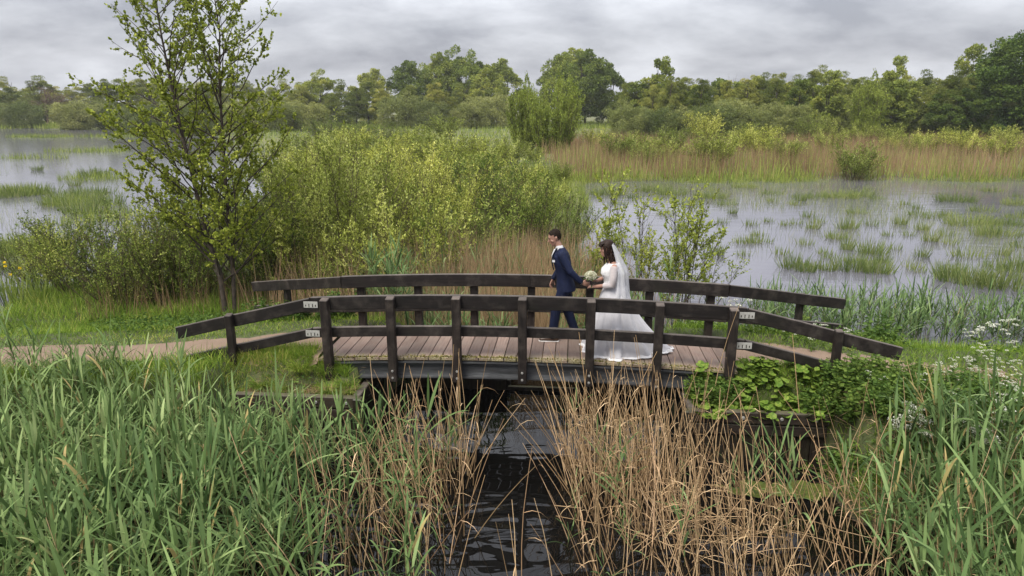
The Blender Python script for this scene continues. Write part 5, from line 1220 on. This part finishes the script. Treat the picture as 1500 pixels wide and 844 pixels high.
def hand(wrist, d, palm_n, curl, k=1.0, thumb=1):
    """palm, four fingers of unequal length bent at the knuckles and a thumb off the side; d = pointing direction, palm_n = palm normal (fingers curl towards it)"""
    w_ = np.array(wrist, float); d = norm(np.array(d, float)); pn = np.array(palm_n, float); pn = norm(pn - d * pn.dot(d)); s = np.cross(d, pn); out = []
    out.append(limb([w_, w_ + d * .05 * k, w_ + d * .088 * k], [.024 * k, .038 * k, .036 * k], 10, .42, pn))
    for i, (o, L) in enumerate(((-.030, .064), (-.010, .074), (.011, .069), (.030, .054))):
        p = w_ + d * .085 * k + s * o * k; q = [p]; dd = d
        for j, f in enumerate((.45, .32, .23)):
            c = curl * (.55 + .25 * j); dd = norm(dd * math.cos(c) + pn * math.sin(c)); q.append(q[-1] + dd * L * f * 1.05 * k)
        out.append(limb(q, [.0092 * k, .0088 * k, .008 * k, .007 * k], 7, 1, s))
    b = w_ + d * .03 * k - s * .030 * thumb * k; out.append(limb([b, b + (d * .6 - s * .6 * thumb + pn * .35) * .038 * k, b + (d * 1.15 - s * .55 * thumb + pn * .8) * .05 * k], [.013 * k, .011 * k, .008 * k], 7, 1, pn))
    return out
def blobs(name, pts, rad, mat, parent, sub=2):
    g = Geo()
    for p, r in zip(pts, rad):
        bm = bmesh.new(); bmesh.ops.create_icosphere(bm, subdivisions=sub, radius=1); V = np.array([v.co[:] for v in bm.verts]); F = np.array([[v.index for v in f.verts] for f in bm.faces]); bm.free(); g.add(V * np.array(r) + np.array(p), F)
    return link(name, g.mesh(name, [mat], True), parent)

DECK = 1.30
def person_at(s, m, rz=0.0):
    x, y = xy_of(s, m); return (x, y, DECK + dz(s) + .001), -BA + rz

# --- groom: strides towards the path, chin down, one hand reaching back
loc, rz = person_at(.60, .28)
gh = head_frame((-.175, 0, 1.665), R(20), R(8)); hp, hpt = head_parts(gh)
body = hp + [limb([(-.085, 0, 1.44), (-.115, 0, 1.53), (-.15, 0, 1.60)], [.062, .055, .055], 12)]
body += [vert_loft([(.0, 0, .84, .10, .14), (.0, 0, .95, .115, .165), (-.025, 0, 1.10, .10, .15), (-.055, 0, 1.28, .115, .175), (-.07, 0, 1.40, .10, .18), (-.08, 0, 1.47, .06, .09)])]
NA = [(-.06, -.19, 1.425), (.075, -.255, 1.18), (.245, -.225, 1.01)]; FA = [(-.075, .19, 1.425), (-.07, .25, 1.16), (-.20, .215, .955)]
body += [limb(NA, [.050, .040, .027], 10), limb(FA, [.050, .040, .027], 10)]
body += hand(NA[2], (.92, .22, -.30), (-.2, .9, .1), .55, 1, -1) + hand(FA[2], (-.35, -.12, -.95), (.75, -.5, -.2), .45, 1, 1)
FL_ = [(-.005, -.085, .90), (-.145, -.09, .49), (-.19, -.09, .09)]; BL_ = [(.005, .085, .90), (.035, .085, .49), (.175, .085, .13)]
body += [limb(FL_, [.083, .056, .036], 10), limb(BL_, [.083, .056, .036], 10), limb([(-.17, -.09, .055), (-.30, -.09, .035)], [.035, .03], 8), limb([(.175, .085, .10), (.075, .085, .03)], [.035, .03], 8)]
groom = fuse('person', body, .0055, 'skin', 3); groom.location = loc; groom.rotation_euler = (0, 0, rz)
tag(groom, 'man in navy suit with white shirt and pocket square, striding and reaching one hand back', 'person')
# jacket: body with a flared skirt, sleeves; open at the front to show the shirt
jk = [vert_loft([(.012, 0, .83, .155, .198), (.008, 0, .90, .148, .19), (-.012, 0, 1.02, .128, .172), (-.03, 0, 1.12, .122, .17), (-.055, 0, 1.27, .14, .195), (-.07, 0, 1.38, .132, .205), (-.072, 0, 1.445, .10, .18), (-.07, 0, 1.485, .065, .105), (-.075, 0, 1.51, .055, .075)], 24)]
jk += [limb(NA[:2] + [(.232, -.228, 1.025)], [.073, .058, .044], 12), limb(FA[:2] + [(-.19, .218, .968)], [.073, .058, .044], 12), limb([(-.07, -.10, 1.465), (-.065, -.17, 1.435)], [.055, .06], 10), limb([(-.075, .10, 1.465), (-.07, .17, 1.435)], [.055, .06], 10)]
fuse('jacket', jk, .009, 'suit', 4, groom)
lp = Geo()                                                     # lapels: two thin folded strips down the chest
for q in (-1, 1):
    A_ = np.array([(-.128, q * .062, 1.505), (-.196, q * .075, 1.40), (-.208, q * .055, 1.30), (-.182, q * .018, 1.15)]); B_ = np.array([(-.148, q * .035, 1.50), (-.207, q * .022, 1.38), (-.216, q * .018, 1.28), (-.186, q * .006, 1.15)]) 
    V = np.concatenate([A_, B_, A_ + [-.010, 0, 0], B_ + [-.010, 0, 0]]); F = []
    for i in range(3): F += [[8 + i, 9 + i, 13 + i], [8 + i, 13 + i, 12 + i], [i, 8 + i, 9 + i], [i, 9 + i, 1 + i], [4 + i, 5 + i, 13 + i], [4 + i, 13 + i, 12 + i]]
    lp.add(V, F)
link('lapel', lp.mesh('lapel', ['trouser']), groom)
fuse('trousers', [vert_loft([(.0, 0, .80, .11, .15), (.0, 0, .95, .125, .172), (-.01, 0, 1.03, .11, .16)]), limb([FL_[0], FL_[1], (-.187, -.09, .10)], [.105, .080, .070], 12), limb([BL_[0], BL_[1], (.165, .085, .14)], [.105, .080, .070], 12)], .009, 'trouser', 4, groom)
fuse('shirt', [vert_loft([(-.085, 0, 1.43, .08, .085), (-.097, 0, 1.49, .066, .068), (-.11, 0, 1.53, .060, .060), (-.116, 0, 1.545, .058, .058)]), limb([(-.165, 0, 1.46), (-.20, 0, 1.37), (-.203, 0, 1.28)], [.03, .026, .012], 10, 1, (0, 1, 0)), limb([(.225, -.229, 1.03), (.25, -.223, 1.006)], [.037, .036], 10, round_end=False)], .006, 'shirt', 2, groom)
ps = Geo(); c_ = np.array([-.178, -.125, 1.315]); ps.add(np.array([c_ + np.array(q) * .7 for q in [(-.022, .0, -.012), (.03, -.026, -.012), (.036, -.03, .022), (.012, -.018, .05), (-.004, -.012, .026), (-.018, -.004, .044), (-.028, .003, .02)]]) * [1, 1, 1] + [-.012, -.025, 0], [[0, 1, 2], [0, 2, 4], [4, 2, 3], [0, 4, 6], [6, 4, 5]]); link('pocket_square', ps.mesh('pocket_square', ['shirt']), groom)
def shoe(p, pitch, parent):
    d = np.array([-math.cos(pitch), 0, -math.sin(pitch)]); u = np.array([-math.sin(pitch), 0, math.cos(pitch)]); p = np.array(p)
    o = fuse('shoe', [limb([p - d * .07 + u * .05, p + d * .05 + u * .045, p + d * .18 + u * .028], [.042, .042, .034], 10, 1.0), limb([p + u * .07, p + u * .11], [.045, .042], 10)], .008, 'shoe', 2, parent)
    V, F = loft([(p + d * a + u * .009, u, (0, 1, 0), .010, w_) for a, w_ in ((-.11, .02), (-.09, .038), (0, .036), (.1, .046), (.18, .042), (.215, .02))], 10); g = Geo(); g.add(V, F); link('sole', g.mesh('sole', ['sole']), o); return o
shoe((-.19, -.09, .0), 0, groom); shoe((.155, .085, .055), R(24), groom)
hair_cap('hair', gh, 1, .005, lambda p: p[2] > (.088 if p[0] > .06 else .062) or (p[0] < .012 and p[2] > -.045 and not (abs(p[1]) > .06 and -.03 < p[0] and p[2] < .03)), groom, 'hair_short', .005, 3)
blobs('eye', [hpt(.088, -.03, .012), hpt(.088, .03, .012)], [(.009, .009, .006)] * 2, 'eye', groom, 1); blobs('eyebrow', [hpt(.096, -.032, .034), hpt(.096, .032, .034)], [(.007, .017, .005)] * 2, 'hair_short', groom, 1)
blobs('mouth', [hpt(.102, 0, -.063)], [(.006, .02, .004)], 'lip', groom, 1)

# --- bride: follows, one arm reaching forward to his hand, the other with the flowers
loc, rz = person_at(1.33, .02)
bh = head_frame((-.115, 0, 1.565), R(6), R(10)); hp, bpt = head_parts(bh, .95, True)
body = hp + [limb([(-.03, 0, 1.36), (-.06, 0, 1.44), (-.095, 0, 1.50)], [.055, .045, .045], 12)]
body += [vert_loft([(.03, 0, .70, .15, .19), (.03, 0, .85, .16, .20), (.0, 0, 1.00, .13, .165), (-.01, 0, 1.10, .125, .155), (-.03, 0, 1.22, .14, .17), (-.025, 0, 1.31, .11, .165), (-.025, 0, 1.375, .05, .07)])]
BN = [(-.005, -.175, 1.315), (-.03, -.24, 1.06), (-.275, -.045, .985)]; BF = [(-.01, .175, 1.315), (-.06, .22, 1.09), (-.245, .06, 1.055)]
body += [limb(BN, [.054, .046, .027], 10), limb(BF, [.054, .046, .027], 10)] + hand(BN[2], (-.90, .38, -.05), (.15, .35, -.9), .6, .9, 1) + hand(BF[2], (-.75, -.62, .1), (-.4, .1, .9), .9, .9, -1)
body += [limb([(.03, -.09, .80), (.0, -.09, .45), (.02, -.09, .08)], [.09, .06, .04], 10), limb([(.03, .09, .80), (.05, .09, .45), (.08, .09, .08)], [.09, .06, .04], 10), limb([(.02, -.09, .05), (-.13, -.09, .03)], [.033, .028], 8), limb([(.08, .09, .05), (-.07, .09, .03)], [.033, .028], 8)]
bride = fuse('person', body, .0055, 'skin', 3); bride.location = loc; bride.rotation_euler = (0, 0, rz)
tag(bride, 'woman in white wedding gown with veil and long train, reaching forward to the man', 'person')
fuse('bodice', [vert_loft([(.015, 0, .93, .155, .19), (.0, 0, 1.02, .142, .175), (-.01, 0, 1.09, .138, .168), (-.035, 0, 1.19, .162, .186), (-.04, 0, 1.25, .152, .188), (-.02, 0, 1.32, .118, .178), (-.005, 0, 1.355, .085, .15)], 24), limb([(-.12, -.07, 1.2), (-.125, -.075, 1.23)], [.07, .065], 12), limb([(-.12, .07, 1.2), (-.125, .075, 1.23)], [.07, .065], 12)], .008, 'satin', 4, bride)
for q in (BN, BF):
    p2 = np.array(q[1]) * .55 + np.array(q[2]) * .45; V, F = limb([np.array(q[0]) + [0, 0, .02], np.array(q[0]) * .5 + np.array(q[1]) * .5, q[1], p2], [.066, .064, .060, .049], 14, round_end=False); g = Geo(); g.add(V, F[:-28]); link('sleeve', g.mesh('sleeve', ['lace'], True), bride)
# skirt with its train: elliptical rings that drift back, pressed into soft folds
def skirt():
    K, n = 34, 144; a = np.arange(n) * 2 * math.pi / n; V = []; rng = np.random.default_rng(3)
    for k in range(K):
        t = k / (K - 1); z = .99 * (1 - t) ** 1.02 + .012; w_ = t ** .85
        back = np.clip(np.cos(a), 0, 1) ** 2.2 * np.clip((t - .25) / .75, 0, 1) ** 1.7 * .42; front = .16 + .30 * w_; side = .185 + .375 * w_
        fold = 1 + (.075 * np.sin(a * 11 + 1.3 * np.sin(a * 2)) + .045 * np.sin(a * 23 + 2 + 1.5 * np.sin(a * 3)) + .02 * np.sin(a * 37 + 3 * t)) * t ** 1.0 + .02 * np.sin(a * 5 + 1)
        hem = np.where(t > .97, .012 * np.sin(a * 31) + .008 * np.sin(a * 17), 0)
        x = .03 + np.cos(a) * front * fold + back * (1 + .03 * np.sin(a * 40)); y = np.sin(a) * side * fold * (1 - .22 * back / .42); zz = np.maximum(.012, z + hem + (.018 * np.sin(a * 9 + 4 * t) + .012 * np.sin(a * 21)) * t * (back > .1)) 
        V.append(np.stack([x, y, zz], 1))
    V = np.concatenate(V); F = []
    for k in range(K - 1):
        i = np.arange(n); p = k * n + i; q = k * n + (i + 1) % n; F.append(np.stack([p, p + n, q + n], 1)); F.append(np.stack([p, q + n, q], 1))
    g = Geo(); g.add(V, np.concatenate(F)); sk = link('skirt', g.mesh('skirt', ['tulle'], True), bride)
    # scalloped lace trim along the hem
    h = V[-n:]; c = h.mean(0); o = h - c; o[:, 2] = 0; o = norm(o); b = h + o * (.028 + .014 * np.abs(np.sin(np.arange(n) * math.pi / 4)))[:, None]; h2 = h + [0, 0, .014]; b[:, 2] = .007
    i = np.arange(n); j = (i + 1) % n; g = Geo(); g.add(np.concatenate([h2, b]), np.concatenate([np.stack([i, i + n, j + n], 1), np.stack([i, j + n, j], 1)])); link('lace_hem', g.mesh('lace_hem', ['satin'], True), sk)
skirt()
# hair: half-up, fringe in front, curls on the shoulder
hr = hair_cap('hair', bh, .95, .014, lambda p: p[2] > .05 or (p[0] < .02 and p[2] > -.1), bride, 'hair_long', .007, 5)
cu = []; rc = np.random.default_rng(9)
for i in range(70):
    y0 = rc.uniform(-1, 1); st = bpt(-.055 + rc.uniform(-.045, .07) * (1 - abs(y0) * .2), y0 * .07, rc.uniform(-.05, .05)); L = rc.uniform(.14, .30); P = [st]
    for k in range(7):
        t = (k + 1) / 7; P.append(st + np.array([.055 * t + .014 * math.sin(t * 9 + i), y0 * .03 * t + .012 * math.cos(t * 8 + i), -L * t]))
    cu.append(P)
for i in range(16):                                            # fringe swept over the brow and a lock in front of the ear
    y0 = -.06 + .008 * i; P = [bpt(.05, y0, .105) + (bpt(.112, y0 * 1.15, .045) - bpt(.05, y0, .105)) * t + np.array([-.012 * math.sin(t * 3), 0, .012 * math.sin(t * 3)]) for t in np.linspace(0, 1, 8)]; cu.append(P)
for i in range(10):
    q = -1 if i < 7 else 1; P = [bpt(.055 - .02 * t + .01 * math.sin(t * 5 + i), q * (.072 + .012 * t + .002 * i), .05 - .20 * t - .012 * i * t) for t in np.linspace(0, 1, 8)]; cu.append(P)
g = Geo(); V, F = tubes(np.array(cu), np.broadcast_to(np.array([.012, .014, .014, .013, .012, .010, .007, .003]), (len(cu), 8)), 6); g.add(V, F); link('hair_lock', g.mesh('hair_lock', ['hair_long'], True), hr)
blobs('bun', [bpt(-.10, 0, .045), bpt(-.085, -.03, .06), bpt(-.09, .03, .055)], [(.042, .05, .04), (.035, .035, .03), (.035, .035, .03)], 'hair_long', hr)
blobs('eye', [bpt(.088, -.03, .012), bpt(.088, .03, .012)], [(.009, .009, .006)] * 2, 'eye', bride, 1); blobs('mouth', [bpt(.102, 0, -.063)], [(.006, .019, .005)], 'lip', bride, 1)
# veil: hangs from the bun down the back in soft folds, open in front
def veil():
    K, n = 26, 60; V = []
    for k in range(K):
        t = k / (K - 1); A = 1.15 + .35 * t; a = np.linspace(-A, A, n); c = bpt(-.06, 0, .095); zz = c[2] - t * .80 - .02 * t * np.cos(a); r = .035 + .205 * min(1, t * 1.9) ** .7 + .05 * t; f = 1 + .06 * t ** .5 * np.sin(a * 13) + .04 * t * np.sin(a * 7 + 1)
        cx_ = c[0] - .01 + .05 * min(1, t * 2) + .045 * t; V.append(np.stack([cx_ + np.cos(a) * r * .78 * f, np.sin(a) * r * f * .95, zz + .035 * np.cos(a) * (1 - t) ** 4], 1))
    V = np.concatenate(V); F = []
    for k in range(K - 1):
        i = np.arange(n - 1); p = k * n + i; F.append(np.stack([p, p + n, p + n + 1], 1)); F.append(np.stack([p, p + n + 1, p + 1], 1))
    g = Geo(); g.add(V, np.concatenate(F)); link('veil', g.mesh('veil', ['veil'], True), bride)
veil()
# --- bouquet of cream roses in her far hand
M['rose'] = leaf_mat('cream_rose', [(0, (.45, .45, .28)), (.5, (.62, .61, .46)), (1, (.70, .70, .60))], .2, .7, .2, .05)
M['bq_leaf'] = leaf_mat('bouquet_leaf', [(0, (.04, .07, .02)), (1, (.14, .19, .05))], .2, .5, .3, .1)
hx, hy = xy_of(1.33 - .345, .02 - .045); bq = tag(empty('bouquet', (hx, hy, DECK + 1.07), -BA), 'round bouquet of cream white roses with green leaves and dark ribbon', 'bouquet'); bq.scale = (.82,) * 3
rq = np.random.default_rng(14); rose = []
for k in range(3):
    P = []; D = []; S = []
    for ring, (n, r, up) in enumerate(((3, .006, 1.6), (5, .013, 1.0), (7, .021, .45), (8, .027, .1))):
        for i in range(n): a = i * 6.283 / n + ring * .5 + k; P.append([math.cos(a) * r * .5, math.sin(a) * r * .5, .006 - ring * .004]); D.append([math.cos(a), math.sin(a), up]); S.append(.026 + ring * .004)
    g = Geo(); S = np.array(S); V, F, kk = leaves(np.array(P), np.array(D), S, S * 1.15, rq, .2, True); g.add(V, F, np.repeat(rq.uniform(.1, 1, len(S)), kk)); rose.append(g.mesh('rose', ['rose']))
for i in range(24):
    z_ = 1 - (i + .5) / 24 * 1.25; a = i * 2.4; r = math.sqrt(max(0, 1 - z_ * z_)); d_ = Vector((math.cos(a) * r, math.sin(a) * r, z_)); o = link('rose', rose[i % 3], bq, (d_.x * .085, d_.y * .085, .075 + d_.z * .065)); o.rotation_euler = d_.to_track_quat('Z', 'Y').to_euler(); f_ = rq.uniform(1.0, 1.3); o.scale = (f_,) * 3
lm_ = []
for k in range(2):
    g = Geo(); V, F, kk = leaves(np.zeros((1, 3)), np.array([[1, 0, .1]]), .085, .038, np.random.default_rng(k), .2, True); g.add(V, F, .3 + .4 * k); lm_.append(g.mesh('leaf', ['bq_leaf']))
for i in range(16):
    a = i * .3927 * 2 + .2; o = link('leaf', lm_[i % 2], bq, (math.cos(a) * .06, math.sin(a) * .06, .045)); o.rotation_euler = (rq.normal(0, .3), rq.uniform(-.2, .5), a)
V, F = tubes(np.array([[[rq.normal(0, .006), rq.normal(0, .006), .06], [0, 0, 0], [.012, 0, -.06], [.02 + rq.normal(0, .014), rq.normal(0, .014), -.15]] for i in range(12)]), np.full((12, 4), .0045), 5); g = Geo(); g.add(V, F, .3); link('stems', g.mesh('stems', ['bq_leaf']), bq)
M['ribbon'] = plain('dark_ribbon', (.03, .02, .022), .5)
V, F = limb([(.0, 0, .03), (.004, 0, -.03), (.012, 0, -.075)], [.02, .019, .021], 10); g = Geo(); g.add(V, F); link('ribbon', g.mesh('ribbon', ['ribbon'], True), bq)

# ------------------------------------------------------------------ thin moist air over the marsh
hz = bpy.data.materials.new('haze_air'); hz.use_nodes = True; t = hz.node_tree; t.nodes.clear()
o_ = t.nodes.new('ShaderNodeOutputMaterial'); pv = t.nodes.new('ShaderNodeVolumePrincipled'); t.links.new(pv.outputs[0], o_.inputs['Volume'])
pv.inputs['Color'].default_value = (.86, .88, .92, 1); pv.inputs['Density'].default_value = .00026; pv.inputs['Anisotropy'].default_value = .2
hb = box_bm(0, 1440, 14, 5300, 3300, 31.5, 0); hm = bpy.data.meshes.new('haze'); hb.to_mesh(hm); hb.free(); hm.materials.append(hz)
tag(link('haze', hm), kind='stuff')
